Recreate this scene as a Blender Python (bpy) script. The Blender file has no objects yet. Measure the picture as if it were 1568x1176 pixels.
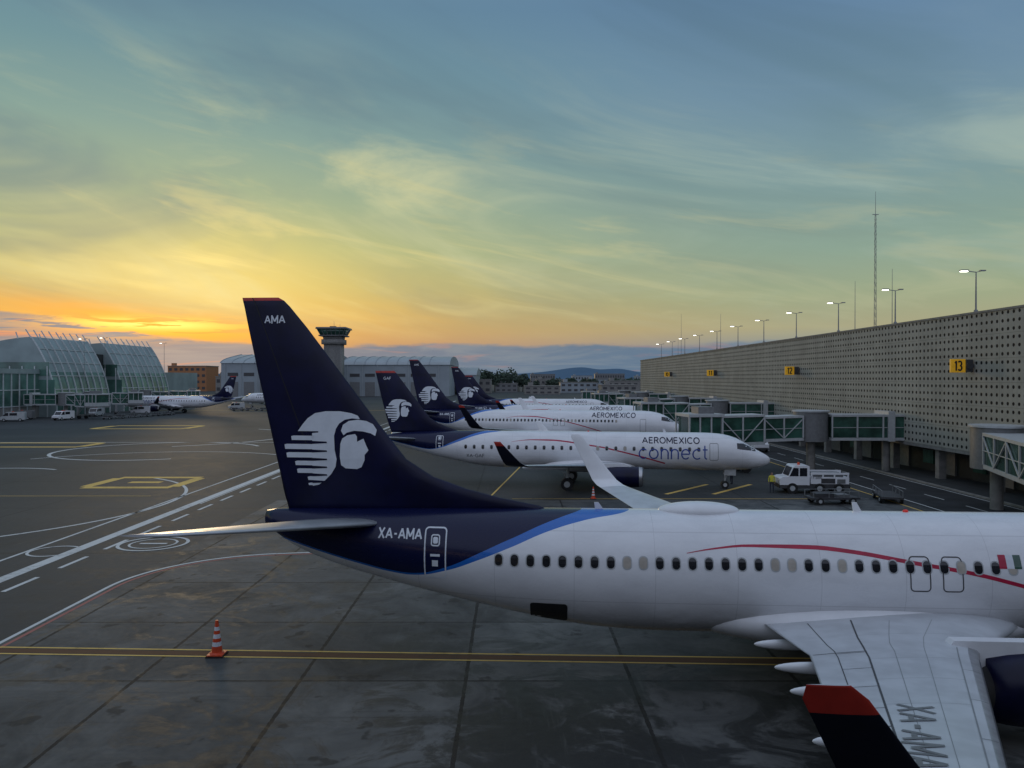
import bpy, bmesh, math, random
from mathutils import Vector, Matrix
from mathutils.bvhtree import BVHTree
random.seed(7)
R=math.radians
scene=bpy.context.scene
def lin(r,g,b):
    f=lambda c:((c/255)/12.92 if c/255<=0.04045 else (((c/255)+0.055)/1.055)**2.4)
    return (f(r),f(g),f(b),1)
# ------------------------------------------------------------------ node helper
class N:
    def __init__(s,nt): s.nt=nt; s.k=0
    def new(s,t,**kw):
        n=s.nt.nodes.new(t)
        for k,v in kw.items(): setattr(n,k,v)
        return n
    def put(s,sock,v):
        if isinstance(v,bpy.types.NodeSocket): s.nt.links.new(v,sock)
        elif v is not None: sock.default_value=v
    def m(s,op,a,b=None,c=None,clamp=False):
        n=s.new('ShaderNodeMath',operation=op); n.use_clamp=clamp
        s.put(n.inputs[0],a)
        if b is not None: s.put(n.inputs[1],b)
        if c is not None: s.put(n.inputs[2],c)
        return n.outputs[0]
    def step(s,v,a,b):
        n=s.new('ShaderNodeMapRange',interpolation_type='SMOOTHSTEP')
        s.put(n.inputs['Value'],v); s.put(n.inputs['From Min'],a); s.put(n.inputs['From Max'],b)
        n.inputs['To Min'].default_value=0; n.inputs['To Max'].default_value=1
        return n.outputs[0]
    def gauss(s,v,c,w):
        d=s.m('DIVIDE',s.m('SUBTRACT',v,c),w)
        return s.m('EXPONENT',s.m('MULTIPLY',s.m('MULTIPLY',d,d),-1.0))
    def mix(s,f,a,b,bt='MIX'):
        n=s.new('ShaderNodeMix',data_type='RGBA',blend_type=bt)
        s.put(n.inputs[0],f); s.put(n.inputs[6],a); s.put(n.inputs[7],b)
        return n.outputs[2]
    def noise(s,vec,scale,detail=4,rough=0.5,dist=0):
        n=s.new('ShaderNodeTexNoise'); 
        if vec is not None: s.put(n.inputs['Vector'],vec)
        n.inputs['Scale'].default_value=scale; n.inputs['Detail'].default_value=detail
        n.inputs['Roughness'].default_value=rough; n.inputs['Distortion'].default_value=dist
        return n.outputs[0]
    def comb(s,x,y,z):
        n=s.new('ShaderNodeCombineXYZ'); s.put(n.inputs[0],x); s.put(n.inputs[1],y); s.put(n.inputs[2],z); return n.outputs[0]
    def sep(s,v):
        n=s.new('ShaderNodeSeparateXYZ'); s.put(n.inputs[0],v); return n.outputs
    def ramp(s,f,pts,interp='LINEAR'):
        n=s.new('ShaderNodeValToRGB'); cr=n.color_ramp; cr.interpolation=interp
        while len(cr.elements)>1: cr.elements.remove(cr.elements[-1])
        cr.elements[0].position=pts[0][0]; cr.elements[0].color=pts[0][1]
        for p,c in pts[1:]:
            e=cr.elements.new(p); e.color=c
        s.put(n.inputs[0],f); return n.outputs[0]
def newmat(name):
    m=bpy.data.materials.new(name); m.use_nodes=True
    n=N(m.node_tree); b=m.node_tree.nodes['Principled BSDF']
    return m,n,b
def simple(name,col,rough=0.5,metal=0,var=0.12,scale=3.0,coat=0,emit=None,es=0,spec=0.5):
    m,n,b=newmat(name)
    tc=n.new('ShaderNodeTexCoord')
    f=n.noise(tc.outputs['Object'],scale,3,0.6)
    f=n.step(f,0.3,0.7)
    d=(col[0]*(1-var),col[1]*(1-var),col[2]*(1-var),1)
    e=(min(1,col[0]*(1+var)),min(1,col[1]*(1+var)),min(1,col[2]*(1+var)),1)
    n.put(b.inputs['Base Color'],n.mix(f,d,e))
    b.inputs['Roughness'].default_value=rough; b.inputs['Metallic'].default_value=metal
    b.inputs['Coat Weight'].default_value=coat; b.inputs['Coat Roughness'].default_value=0.1
    b.inputs['Specular IOR Level'].default_value=spec
    if emit: b.inputs['Emission Color'].default_value=(*emit[:3],1); b.inputs['Emission Strength'].default_value=es
    return m
NAVY=(0.003,0.004,0.030); CRIM=(0.42,0.01,0.05)
M={}
M['white']=simple('white_paint',(.76,.77,.80),0.28,var=0.04,scale=1.2,coat=0.2)
M['navy']=simple('navy_paint',NAVY,0.34,var=0.3,scale=.8,spec=.3)
M['dnavy']=simple('dark_winglet_paint',(0.003,0.004,0.012),0.4,spec=.25)
M['red']=simple('red_paint',(0.36,0.02,0.012),0.45)
M['crim']=simple('crimson_paint',CRIM,0.4)
M['tblue']=simple('text_blue',(0.02,0.06,0.30),0.4)
M['dwhite']=simple('decal_white',(0.66,0.70,0.76),0.5,var=0.04)
M['lgrey']=simple('light_grey_paint',(0.42,0.44,0.45),0.45,var=0.08)
M['mgrey']=simple('mid_grey',(0.16,0.165,0.17),0.5)
M['dgrey']=simple('dark_grey',(0.05,0.05,0.055),0.55)
M['black']=simple('black_rubber',(0.012,0.012,0.013),0.7)
M['wingrey']=simple('wing_paint',(0.50,0.52,0.55),0.34,var=0.12,scale=0.8,coat=0.1)
M['wline']=simple('wing_seam',(0.24,0.25,0.26),0.5)
M['metal']=simple('bare_metal',(0.45,0.46,0.48),0.3,metal=0.85)
M['steel']=simple('galvanised_steel',(0.22,0.23,0.24),0.5,metal=0.3)
M['glassd']=simple('dark_cabin_glass',(0.012,0.014,0.02),0.12,var=0.3,spec=0.6)
M['shade']=simple('window_shade',(0.40,0.36,0.31),0.5)
M['gglass']=simple('green_glass',(0.03,0.085,0.065),0.14,var=0.5,scale=0.5,spec=0.6)
M['gglass2']=simple('grey_green_facade_glass',(0.07,0.15,0.125),0.15,var=0.6,scale=0.12,spec=0.7)
M['panel']=simple('silver_facade_panel',(0.24,0.30,0.305),0.38,var=0.2,scale=0.12)
M['rib']=simple('facade_rib',(0.50,0.54,0.55),0.5)
M['concrete']=simple('concrete',(0.21,0.205,0.195),0.8,var=0.18,scale=1.5)
M['hangar']=simple('hangar_cladding',(0.27,0.31,0.34),0.6,var=0.08,scale=0.1)  # bluish tint here and on the roof paints in distance haze
M['hangroof']=simple('hangar_roof',(0.33,0.37,0.39),0.5,var=0.08,scale=0.1)
M['orangeb']=simple('orange_stucco',(0.36,0.16,0.07),0.8)
M['yellow']=simple('yellow_sign',(0.75,0.40,0.02),0.5,emit=(0.8,0.42,0.02),es=0.15)
M['orange']=simple('cone_orange',(0.62,0.07,0.02),0.45)
M['hiviz']=simple('high_vis_fabric',(0.6,0.55,0.05),0.8)
M['cloth']=simple('dark_fabric',(0.03,0.035,0.06),0.9)
M['skin']=simple('skin',(0.35,0.2,0.13),0.6)
M['lamp']=simple('lit_lamp',(0.9,0.9,0.85),0.4,emit=(1,0.97,0.85),es=6)
M['beacon']=simple('red_beacon',(0.4,0.02,0.02),0.3,emit=(1,0.05,0.02),es=0.15)
M['winter']=simple('recess_dark',(0.03,0.035,0.035),0.9)  # dark of the set-back terminal walls put into their colour
def paintmark(name,col,lo=.54,hi=.82):
    m,n,b=newmat(name); g=n.new('ShaderNodeNewGeometry'); p=g.outputs['Position']
    f=n.noise(p,2.2,5,0.75)
    f2=n.noise(p,0.25,2,0.6)
    f=n.m('ADD',n.m('MULTIPLY',f,0.7),n.m('MULTIPLY',f2,0.4))
    f=n.step(f,lo,hi)
    dk=(0.30*col[0]+0.02,0.30*col[1]+0.02,0.30*col[2]+0.02,1)
    n.put(b.inputs['Base Color'],n.mix(f,(*col,1),dk)); b.inputs['Roughness'].default_value=0.8; b.inputs['Specular IOR Level'].default_value=.25
    return m
M['mwhite']=paintmark('worn_white_marking',(0.58,0.60,0.59))
M['myellow']=paintmark('worn_yellow_marking',(0.68,0.46,0.13))
M['mred']=paintmark('worn_red_marking',(0.11,0.055,0.03))
M['mred2']=paintmark('worn_pink_marking',(0.36,0.14,0.12))
# ------------------------------------------------------------------ mesh builder
class MB:
    def __init__(s,mats): s.v=[];s.f=[];s.mi=[];s.sm=[];s.mats=mats;s.m=Matrix.Identity(4)
    def idx(s,k): 
        if k not in s.mats: s.mats.append(k)
        return s.mats.index(k)
    def add(s,vs,fs,k,smooth=False):
        o=len(s.v); s.v+= [tuple(s.m@Vector(p)) for p in vs]
        for f in fs: s.f.append([i+o for i in f]); s.mi.append(s.idx(k)); s.sm.append(smooth)
    def box(s,x0,x1,y0,y1,z0,z1,k):
        vs=[(x0,y0,z0),(x1,y0,z0),(x1,y1,z0),(x0,y1,z0),(x0,y0,z1),(x1,y0,z1),(x1,y1,z1),(x0,y1,z1)]
        s.add(vs,[(3,2,1,0),(4,5,6,7),(0,1,5,4),(1,2,6,5),(2,3,7,6),(3,0,4,7)],k)
    def prism(s,poly,y0,y1,k,k2=None):
        n=len(poly)
        vs=[(x,y0,z) for x,z in poly]+[(x,y1,z) for x,z in poly]
        s.add(vs,[tuple(range(n)),tuple(range(2*n-1,n-1,-1))],k2 or k)
        s.add(vs,[(i,(i+1)%n,n+(i+1)%n,n+i) for i in range(n)],k)
    def beam(s,p0,p1,w,k,h=None):
        p0=Vector(p0);p1=Vector(p1);d=(p1-p0); L=d.length
        q=d.to_track_quat('X','Z').to_matrix().to_4x4()
        old=s.m; s.m=old@Matrix.Translation(p0)@q; h=h or w
        s.box(0,L,-w/2,w/2,-h/2,h/2,k); s.m=old
    def cyl(s,p0,p1,r0,r1,k,n=16,cap=True):
        p0=Vector(p0);p1=Vector(p1);d=(p1-p0)
        q=d.to_track_quat('Z','Y').to_matrix()
        vs=[]
        for p,r in ((p0,r0),(p1,r1)):
            for i in range(n):
                a=2*math.pi*i/n; vs.append(tuple(p+q@Vector((r*math.cos(a),r*math.sin(a),0))))
        s.add(vs,[(i,(i+1)%n,n+(i+1)%n,n+i) for i in range(n)],k,True)
        if cap: s.add(vs,[tuple(range(n-1,-1,-1)),tuple(range(n,2*n))],k)
    def rings(s,rings,k,closed=True,capa=True,capb=True,kf=None):
        n=len(rings[0]); vs=[p for r in rings for p in r]; 
        o=len(s.v); s.v+=[tuple(s.m@Vector(p)) for p in vs]
        for j in range(len(rings)-1):
            for i in range(n if closed else n-1):
                f=[o+j*n+i,o+j*n+(i+1)%n,o+(j+1)*n+(i+1)%n,o+(j+1)*n+i]
                kk=k
                if kf:
                    c=sum((Vector(s.v[q]) for q in f),Vector())/4; kk=kf(c,j,i)
                s.f.append(f); s.mi.append(s.idx(kk)); s.sm.append(True)
        if capa: s.f.append([o+i for i in range(n-1,-1,-1)]); s.mi.append(s.idx(k)); s.sm.append(False)
        if capb: s.f.append([o+(len(rings)-1)*n+i for i in range(n)]); s.mi.append(s.idx(k)); s.sm.append(False)
    def ellipsoid(s,c,r,k,nu=24,nv=14):
        rg=[]
        for j in range(nv+1):
            t=math.pi*j/nv; rr=max(0.002,math.sin(t))
            rg.append([(c[0]-r[0]*math.cos(t),c[1]+r[1]*rr*math.cos(2*math.pi*i/nu),c[2]+r[2]*rr*math.sin(2*math.pi*i/nu)) for i in range(nu)])
        s.rings(rg,k)
    def obj(s,name,parent=None,recalc=True,bevel=0):
        me=bpy.data.meshes.new(name); me.from_pydata(s.v,[],s.f)
        for k in s.mats: me.materials.append(M[k])
        for p,mi,sm in zip(me.polygons,s.mi,s.sm): p.material_index=mi; p.use_smooth=sm
        if recalc:
            bm=bmesh.new(); bm.from_mesh(me); bmesh.ops.recalc_face_normals(bm,faces=bm.faces); bm.to_mesh(me); bm.free()
        me.update()
        o=bpy.data.objects.new(name,me); scene.collection.objects.link(o)
        if parent: o.parent=parent
        if bevel:
            b=o.modifiers.new('bevel','BEVEL'); b.width=bevel; b.segments=2; b.limit_method='ANGLE'
        return o
def empty(name,loc=(0,0,0),rz=0,sc=1):
    e=bpy.data.objects.new(name,None); e.empty_display_size=1; e.location=loc; e.rotation_euler=(0,0,rz); e.scale=(sc,sc,sc)
    scene.collection.objects.link(e); return e
def pchip(xs,ys):
    n=len(xs); h=[xs[i+1]-xs[i] for i in range(n-1)]; d=[(ys[i+1]-ys[i])/h[i] for i in range(n-1)]
    m=[d[0]]+[0 if d[i-1]*d[i]<=0 else 2*d[i-1]*d[i]/(d[i-1]+d[i]) for i in range(1,n-1)]+[d[-1]]
    def f(x):
        if x<=xs[0]: return ys[0]
        if x>=xs[-1]: return ys[-1]
        i=0
        while xs[i+1]<x: i+=1
        t=(x-xs[i])/h[i]
        return ((2*t**3-3*t*t+1)*ys[i]+(t**3-2*t*t+t)*h[i]*m[i]+(-2*t**3+3*t*t)*ys[i+1]+(t**3-t*t)*h[i]*m[i+1])
    return f
# ------------------------------------------------------------------ livery
def livery_mat(name,L,zb,zt):
    m,n,b=newmat(name); tc=n.new('ShaderNodeTexCoord'); o=n.sep(tc.outputs['Object'])
    s_=n.m('MULTIPLY',o[0],-39.4/L)
    zn=n.m('DIVIDE',n.m('SUBTRACT',o[2],zb),zt-zb)
    t=n.m('DIVIDE',n.m('SUBTRACT',s_,24.0),15.0,clamp=True)
    fc=n.new('ShaderNodeFloatCurve'); n.put(fc.inputs['Value'],t); fc.inputs['Factor'].default_value=1
    pts=[(24,1.25),(25.0,1.12),(25.9,1.01),(27.6,.94),(28.7,.87),(29.97,.745),(31.02,.64),(32.07,.545),(33.14,.49),(34.0,.505),(34.9,.55),(36.26,.63),(37.7,.72),(39,.8)]
    c=fc.mapping.curves[0]
    c.points[0].location=(0,1.0); c.points[1].location=(1,.8/1.25)
    for s0,v in pts[1:-1]: c.points.new((s0-24)/15,v/1.25)
    fc.mapping.update()
    f=n.m('MULTIPLY',fc.outputs[0],1.25)
    w=n.m('SUBTRACT',0.062,n.m('MULTIPLY',n.step(s_,30.0,33.0),0.045))
    mb=n.m('GREATER_THAN',zn,f); mn=n.m('GREATER_THAN',zn,n.m('ADD',f,w))
    nz=n.noise(n.comb(n.m('MULTIPLY',o[0],0.4),o[1],o[2]),1.5,4,0.65)
    wh=n.mix(n.step(nz,0.35,0.75),(0.77,0.78,0.81,1),(0.67,0.68,0.71,1))
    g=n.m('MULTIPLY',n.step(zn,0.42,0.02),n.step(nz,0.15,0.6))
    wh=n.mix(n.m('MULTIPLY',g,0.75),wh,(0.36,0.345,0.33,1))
    seam=n.m('LESS_THAN',n.m('FRACT',n.m('DIVIDE',o[0],2.54)),0.008)
    ang=n.m('ABSOLUTE',n.m('SUBTRACT',zn,.335)); ang2=n.m('ABSOLUTE',n.m('SUBTRACT',zn,.87))
    seam=n.m('MAXIMUM',seam,n.m('MAXIMUM',n.m('LESS_THAN',ang,.0035),n.m('LESS_THAN',ang2,.003)))
    wh=n.mix(n.m('MULTIPLY',seam,0.35),wh,(0.35,0.35,0.37,1))
    col=n.mix(mb,wh,(0.008,0.13,0.50,1)); col=n.mix(mn,col,(0.003,0.006,0.042,1))
    n.put(b.inputs['Base Color'],col); n.put(b.inputs['Roughness'],n.m('ADD',.2,n.m('MULTIPLY',nz,.14)))
    n.put(b.inputs['Specular IOR Level'],n.m('SUBTRACT',.5,n.m('MULTIPLY',mn,.2)))
    n.put(b.inputs['Coat Weight'],n.m('SUBTRACT',.4,n.m('MULTIPLY',mn,.25))); b.inputs['Coat Roughness'].default_value=0.08
    return m
# ------------------------------------------------------------------ lettering from strokes
def _arc(cx,cy,rx,ry,a0,a1,n=14): return [(cx+rx*math.cos(R(a0+(a1-a0)*i/n)),cy+ry*math.sin(R(a0+(a1-a0)*i/n))) for i in range(n+1)]
G={'A':(.8,[[(0,0),(.4,1)],[(.4,1),(.8,0)],[(.17,.32),(.63,.32)]]),
'E':(.55,[[(0,0),(0,1)],[(0,1),(.55,1)],[(0,.52),(.5,.52)],[(0,0),(.55,0)]]),
'F':(.55,[[(0,-.06),(0,1)],[(0,1),(.55,1)],[(0,.5),(.48,.5)]]),
'R':(.6,[[(0,-.06),(0,1.06)],[(0,1),(.36,1)]+_arc(.36,.76,.22,.24,90,-90,8)+[(0,.52)],[(.32,.5),(.62,-.05)]]),
'O':(.84,[_arc(.42,.5,.42,.52,0,360,28)]),
'M':(.84,[[(0,-.06),(0,1.06)],[(0,1),(.42,.2)],[(.42,.2),(.84,1)],[(.84,1.06),(.84,-.06)]]),
'X':(.7,[[(0,-.04),(.7,1.04)],[(0,1.04),(.7,-.04)]]),'I':(.06,[[(.03,-.06),(.03,1.06)]]),
'C':(.72,[_arc(.42,.5,.42,.52,48,312,22)]),'G':(.76,[_arc(.42,.5,.42,.52,48,345,24),[(.45,.45),(.82,.45)]]),
'S':(.55,[_arc(.28,.75,.27,.27,40,270,12)+_arc(.28,.25,.27,.25,90,-140,12)[1:]]),
'K':(.62,[[(0,-.06),(0,1.06)],[(.6,1.03),(0,.42)],[(.2,.58),(.62,-.04)]]),
'T':(.66,[[(0,1),(.66,1)],[(.33,1),(.33,-.06)]]),'-':(.35,[[(0,.45),(.35,.45)]]),
'0':(.6,[_arc(.3,.5,.3,.52,0,360,24)]),'1':(.25,[[(0,.8),(.2,1)],[(.2,1.06),(.2,-.06)]]),
'2':(.55,[_arc(.27,.74,.26,.27,170,-40,12)+[(0,0)],[(0,0),(.56,0)]]),
'3':(.55,[_arc(.25,.76,.26,.25,150,-90,12),_arc(.25,.26,.29,.27,90,-150,12)]),
'6':(.58,[_arc(.29,.3,.29,.3,0,360,20),_arc(.5,.3,.5,.75,180,95,10)]),
'c':(.58,[_arc(.35,.35,.35,.36,48,312,18)]),'o':(.7,[_arc(.35,.35,.35,.36,0,360,24)]),
'n':(.56,[[(0,-.05),(0,.72)],_arc(.28,.42,.28,.29,180,0,12)+[(.56,-.05)]]),
'e':(.66,[_arc(.34,.35,.33,.36,2,318,20),[(.02,.36),(.66,.36)]]),
't':(.34,[[(.12,1),(.12,.2)]+_arc(.3,.17,.18,.17,180,270,6),[(-.05,.70),(.34,.70)]])}
def strip_polys(pts,widths):
    out=[]; n=len(pts); L=[];Rr=[]
    for i in range(n):
        a=Vector(pts[max(0,i-1)]); b=Vector(pts[min(n-1,i+1)]); d=(b-a).normalized(); p=Vector(pts[i]); nn=Vector((-d.y,d.x))
        w=widths[i] if isinstance(widths,(list,tuple)) else widths
        L.append(tuple(p+nn*w/2)); Rr.append(tuple(p-nn*w/2))
    for i in range(n-1): out.append([L[i],L[i+1],Rr[i+1],Rr[i]])
    return out
def text_bm(body,w,h,th=.15):
    x=0; S_=[]
    for ch in body:
        gw,st=G[ch]
        for s_ in st: S_.append([(x+a,b) for a,b in s_])
        x+=gw+.27
    x-=.27; bm=bmesh.new()
    kx=(w-th*h)/x
    for k,s_ in enumerate(S_):
        pts=[(a*kx-(w-th*h)/2,(b-.5)*h*.92) for a,b in s_]
        closed=math.hypot(pts[0][0]-pts[-1][0],pts[0][1]-pts[-1][1])<1e-4
        if closed:
            m_=len(pts)-1; L=[];Q=[]
            for i in range(m_):
                a=Vector(pts[(i-1)%m_]); b=Vector(pts[(i+1)%m_]); d=(b-a).normalized(); nn=Vector((-d.y,d.x)); p=Vector(pts[i]); L.append(p+nn*th*h/2); Q.append(p-nn*th*h/2)
            polys=[[L[i],L[(i+1)%m_],Q[(i+1)%m_],Q[i]] for i in range(m_)]
        else: polys=strip_polys(pts,th*h)
        for p in polys:
            vs=[bm.verts.new((q[0],q[1],.0015*(k%4))) for q in p]; bm.faces.new(vs)
    return bm
def poly_bm(polys):
    bm=bmesh.new()
    for p in polys:
        vs=[bm.verts.new((a,b,0)) for a,b in p]
        try: bm.faces.new(vs)
        except ValueError: pass
    bmesh.ops.triangulate(bm,faces=bm.faces)
    return bm
def ring_polys(w,h,r,t,cx=0,cy=0,n=4):
    def rr(w,h,r):
        pts=[]
        for (sx,sy,a0) in ((1,1,0),(-1,1,90),(-1,-1,180),(1,-1,270)):
            for i in range(n+1):
                a=R(a0+90*i/n); pts.append((cx+sx*(w/2-r)+r*math.cos(a),cy+sy*(h/2-r)+r*math.sin(a)))
        return pts
    # corner arcs: centres carry the sign, the arc angle already turns with the corner
    o=rr(w,h,r); i=rr(w-2*t,h-2*t,max(0.01,r-t)); m=len(o)
    return [[o[k],o[(k+1)%m],i[(k+1)%m],i[k]] for k in range(m)], o
def grid_cut(bm,g):
    if not bm.verts: return
    for ax in (0,1):
        a=min(v.co[ax] for v in bm.verts); b=max(v.co[ax] for v in bm.verts)
        k=math.floor(a/g)+1
        while k*g<b:
            co=[0,0,0]; no=[0,0,0]; co[ax]=k*g+0.00037; no[ax]=1
            bmesh.ops.bisect_plane(bm,geom=bm.verts[:]+bm.edges[:]+bm.faces[:],plane_co=co,plane_no=no); k+=1
def decal(name,bm,bvh,mode,parent,mat,cx=0,cz=0,off=0.008,g=0.2,fn=None):
    """mode -1/+1: laid on the right/left side of the aircraft, 'z': on the upper surface"""
    if g: grid_cut(bm,g)
    dead=[]
    for v in bm.verts:
        u,w=v.co.x,v.co.y; ex=v.co.z
        if mode=='z':
            x,y=fn(u,w) if fn else (cx+u,cz+w)
            hit=bvh.ray_cast(Vector((x,y,12)),Vector((0,0,-1))); d=Vector((0,0,1))
        else:
            x=cx+(u if mode==-1 else -u); 
            if fn: x=u
            z=(w if fn else cz+w); d=Vector((0,mode,0))
            hit=bvh.ray_cast(Vector((x,mode*12,z)),Vector((0,-mode,0)))
            if hit[0] is None: hit=bvh.find_nearest(Vector((x,mode*.8,z)))
        if hit[0] is None: dead.append(v); continue
        nn=hit[1] if hit[1].dot(d)>0 else -hit[1]
        v.co=hit[0]+nn*(off+ex)
    bmesh.ops.delete(bm,geom=dead,context='VERTS')
    me=bpy.data.meshes.new(name); bm.to_mesh(me); bm.free(); me.materials.append(M[mat])
    o=bpy.data.objects.new(name,me); scene.collection.objects.link(o); o.parent=parent
    return o
def emblem():
    P=[]
    P.append([(455,661),(463,650),(471,641),(483,633),(500,630),(522,630),(540,633),(550,637),(553,642),(541,641),(530,643),(521,649),(516,657),(513,668),(514,690),(517,704),(515,716),(508,727),(498,737),(488,744),(478,746),(478,664),(488,663),(488,661)])
    for (x0,y0,y1) in ((444,668,675),(433,681,689),(436,694,702),(450,707,714),(453,719,726),(470,731,737),(471,741,745)):
        P.append([(x0,y0+1),(x0+4,y0),(480,y0),(480,y1),(x0+1,y1)])
    P.append([(524,660),(527,651),(536,645),(550,643),(563,645),(573,650),(579,659),(577,668),(570,664),(558,661),(544,660),(533,663),(528,667)])
    P.append([(523,680),(526,672),(534,667),(546,665),(549,669),(549,677),(559,672),(564,684),(567,690),(561,697),(561,705),(556,716),(549,719),(531,718),(524,713),(522,700)])
    return [[(x-505,-(y-688)) for x,y in p] for p in P]
def gaps():
    return [[(478,y0),(494-abs(y0-700)*0.05+8,y0+1),(494+8,y0+3.2),(478,y0+4.6)] for y0 in (676,689.5,702.3,714.5,726.5,737)]
def airfoil(n=12):
    pts=[]
    for i in range(n+1):
        x=0.5*(1-math.cos(math.pi*i/n)); pts.append(x)
    th=lambda x:5*(0.2969*math.sqrt(x)-0.126*x-0.3516*x*x+0.2843*x**3-0.1015*x**4)
    up=[(x,th(x)) for x in pts]; lo=[(x,-th(x)*0.85) for x in pts[-2:0:-1]]
    return up+lo
AF=airfoil()
def foil_ring(sle,y,z,chord,thick,cant,side):
    c=R(cant); nx=Vector((0,-math.sin(c)*side,math.cos(c)))
    return [tuple(Vector((-(sle+u*chord),y*side,z))+nx*(t*thick*chord)) for u,t in AF]
def dense(W,ks):
    out=[];src=[]
    for j in range(len(W)-1):
        k=ks(j)
        for q in range(k):
            t=q/k; out.append(tuple(a+(b-a)*t for a,b in zip(W[j],W[j+1]))); src.append(j)
    out.append(W[-1]); return out,src
def build_jet(kind,name,loc,rz,reg,tag,text,sides=(-1,),hero=False,sc=1.0,connect=False,satcom=False):
    P=JET[kind]; root=empty(name,loc,rz,sc)
    st=P['fus']; xs=[a[0] for a in st]
    fh=pchip(xs,[a[1] for a in st]); ft=pchip(xs,[a[2] for a in st]); fb=pchip(xs,[a[3] for a in st])
    L=xs[-1]; ss=[]
    for k in range(111):
        t=k/110; ss.append(L*t*t/0.12 if t<=0.12 else L*t)
    rings=[]; ng=56
    for s_ in ss:
        h=fh(s_);T=ft(s_);B=fb(s_); c=(T+B)/2; r=(T-B)/2
        rings.append([(-s_,h*math.sin(2*math.pi*i/ng),c+r*math.cos(2*math.pi*i/ng)) for i in range(ng)])
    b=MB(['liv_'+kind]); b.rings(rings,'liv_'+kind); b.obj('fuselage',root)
    bvh=BVHTree.FromPolygons([Vector(v) for v in b.v],b.f)
    b=MB(['navy','red']); rg=[]
    for (z,le,te,ht) in P['fin']:
        ch=te-le; rg.append([(-(le+u*ch),t*ht/0.6 if t>0 else t*ht/0.6/0.85,z) for u,t in AF])
    ztop=P['fin'][-1][0]
    b.rings(rg,'navy',kf=lambda c,j,i:'red' if c.z>ztop-0.20 else 'navy'); b.obj('vertical_tail',root)
    fbvh=BVHTree.FromPolygons([Vector(v) for v in b.v],b.f)
    b=MB(['wingrey','metal'])
    for sd in (-1,1):
        b.rings([foil_ring(le,y,z,ch,0.095,0,sd) for (y,le,ch,z) in P['stab']],'wingrey')
    b.obj('horizontal_stabiliser',root)
    wb=MB(['wingrey','white','dnavy','red','metal']); nw=P['nflat']; WS={}
    for sd in (-1,1):
        k=P['shear'][0 if sd==-1 else 1] if hero else 0
        W=[(y,le+k*max(0,y-1.9),ch,z,ca,th) for (y,le,ch,z,ca,th) in P['wing']]; WS[sd]=W
        WD,src=dense(W,lambda j:max(1,int((W[j+1][0]-W[j][0])/1.0)) if j<nw else 6)
        zt=W[-1][3]
        def kf(c,j,i):
            if src[j]<nw: return 'metal' if (i<2 or i>=len(AF)-2) and src[j]>1 else 'wingrey'
            if i<len(AF)//2: return 'white'
            return 'red' if c.z>zt-P['redh'] else 'dnavy'
        wb.rings([foil_ring(le,y,z,ch,th,ca,sd) for (y,le,ch,z,ca,th) in WD],'wingrey',kf=kf)
    wb.obj('wings',root)
    wbvh=BVHTree.FromPolygons([Vector(v) for v in wb.v],wb.f)
    b=MB(['white'])
    c,r=P['fair']; b.ellipsoid((-c[0],0,c[1]),r,'white',32,20)
    for sd in (-1,1):
        for (y,s0,ln,z) in P['canoe']:
            b.ellipsoid((-s0,y*sd,z),(ln,0.13,0.16),'white',14,14)
        y,s0,s1,zc,rr=P['eng']
        b.m=Matrix.Translation((0,y*sd,0))
        b.prism([(-s0-0.7,zc+rr*0.85),(-s0-1.6,zc+rr+0.22),(-s1-.8,zc+rr+0.22),(-s1-1.0,zc+rr-0.02),(-s1,zc+rr*0.4)],-0.17,0.17,'white')
        b.m=Matrix.Identity(4)
    b.obj('fairings',root)
    b=MB(['navy','metal','dgrey','black'])
    for sd in (-1,1):
        y,s0,s1,zc,rr=P['eng']; ln=s1-s0
        prof=[(0.25,0.80,'dgrey'),(0.02,0.86,'metal'),(0.0,0.9,'metal'),(0.04,0.94,'metal'),(0.10,0.975,'navy'),(0.3,1.0,'navy'),(0.6,0.99,'navy'),(0.85,0.90,'navy'),(1.0,0.80,'navy'),(1.0,0.62,'dgrey'),(1.06,0.5,'metal'),(1.13,0.42,'metal'),(1.12,0.34,'dgrey'),(1.25,0.04,'dgrey')]
        n=32; rg=[[(-(s0+t*ln),y*sd+rr*q*math.sin(2*math.pi*i/n),zc+rr*q*math.cos(2*math.pi*i/n)) for i in range(n)] for t,q,_ in prof]
        b.rings(rg,'dgrey',kf=lambda c,j,i:prof[j][2])
    b.obj('engines',root)
    b=MB(['black','lgrey','metal'])
    def wheel(x,y,r,w): 
        b.cyl((x,y-w/2,r),(x,y+w/2,r),r,r,'black',20); b.cyl((x,y-w/2-.01,r),(x,y+w/2+.01,r),r*.5,r*.5,'lgrey',14)
    sg,zb0=P['ng']; 
    for yy in (-.22,.22): wheel(-sg,yy,.34,.2)
    b.cyl((-sg,0,.34),(-sg+.1,0,zb0),.08,.1,'lgrey'); b.beam((-sg,0,.9),(-sg+.9,0,zb0),.08,'lgrey'); b.cyl((-sg,-.3,.34),(-sg,.3,.34),.05,.05,'metal')
    b.box(-sg-.1,-sg+.9,-.45,-.42,zb0-.55,zb0+.1,'lgrey'); b.box(-sg-.1,-sg+.9,.42,.45,zb0-.55,zb0+.1,'lgrey')
    sm,ym,zm=P['mg']
    for sd in (-1,1):
        for yy in (-.35,.35): wheel(-sm,sd*ym+yy,.54,.34)
        b.cyl((-sm,sd*ym,.5),(-sm+.05,sd*ym*.97,zm),.12,.15,'lgrey'); b.beam((-sm,sd*ym,1.0),(-sm,sd*ym*.45,zm),.12,'lgrey'); b.beam((-sm,sd*ym,.8),(-sm-.6,sd*ym,zm),.1,'metal')
    b.obj('landing_gear',root)
    zt=P['zt'];zb=P['zb']; Hh=zt-zb
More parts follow.
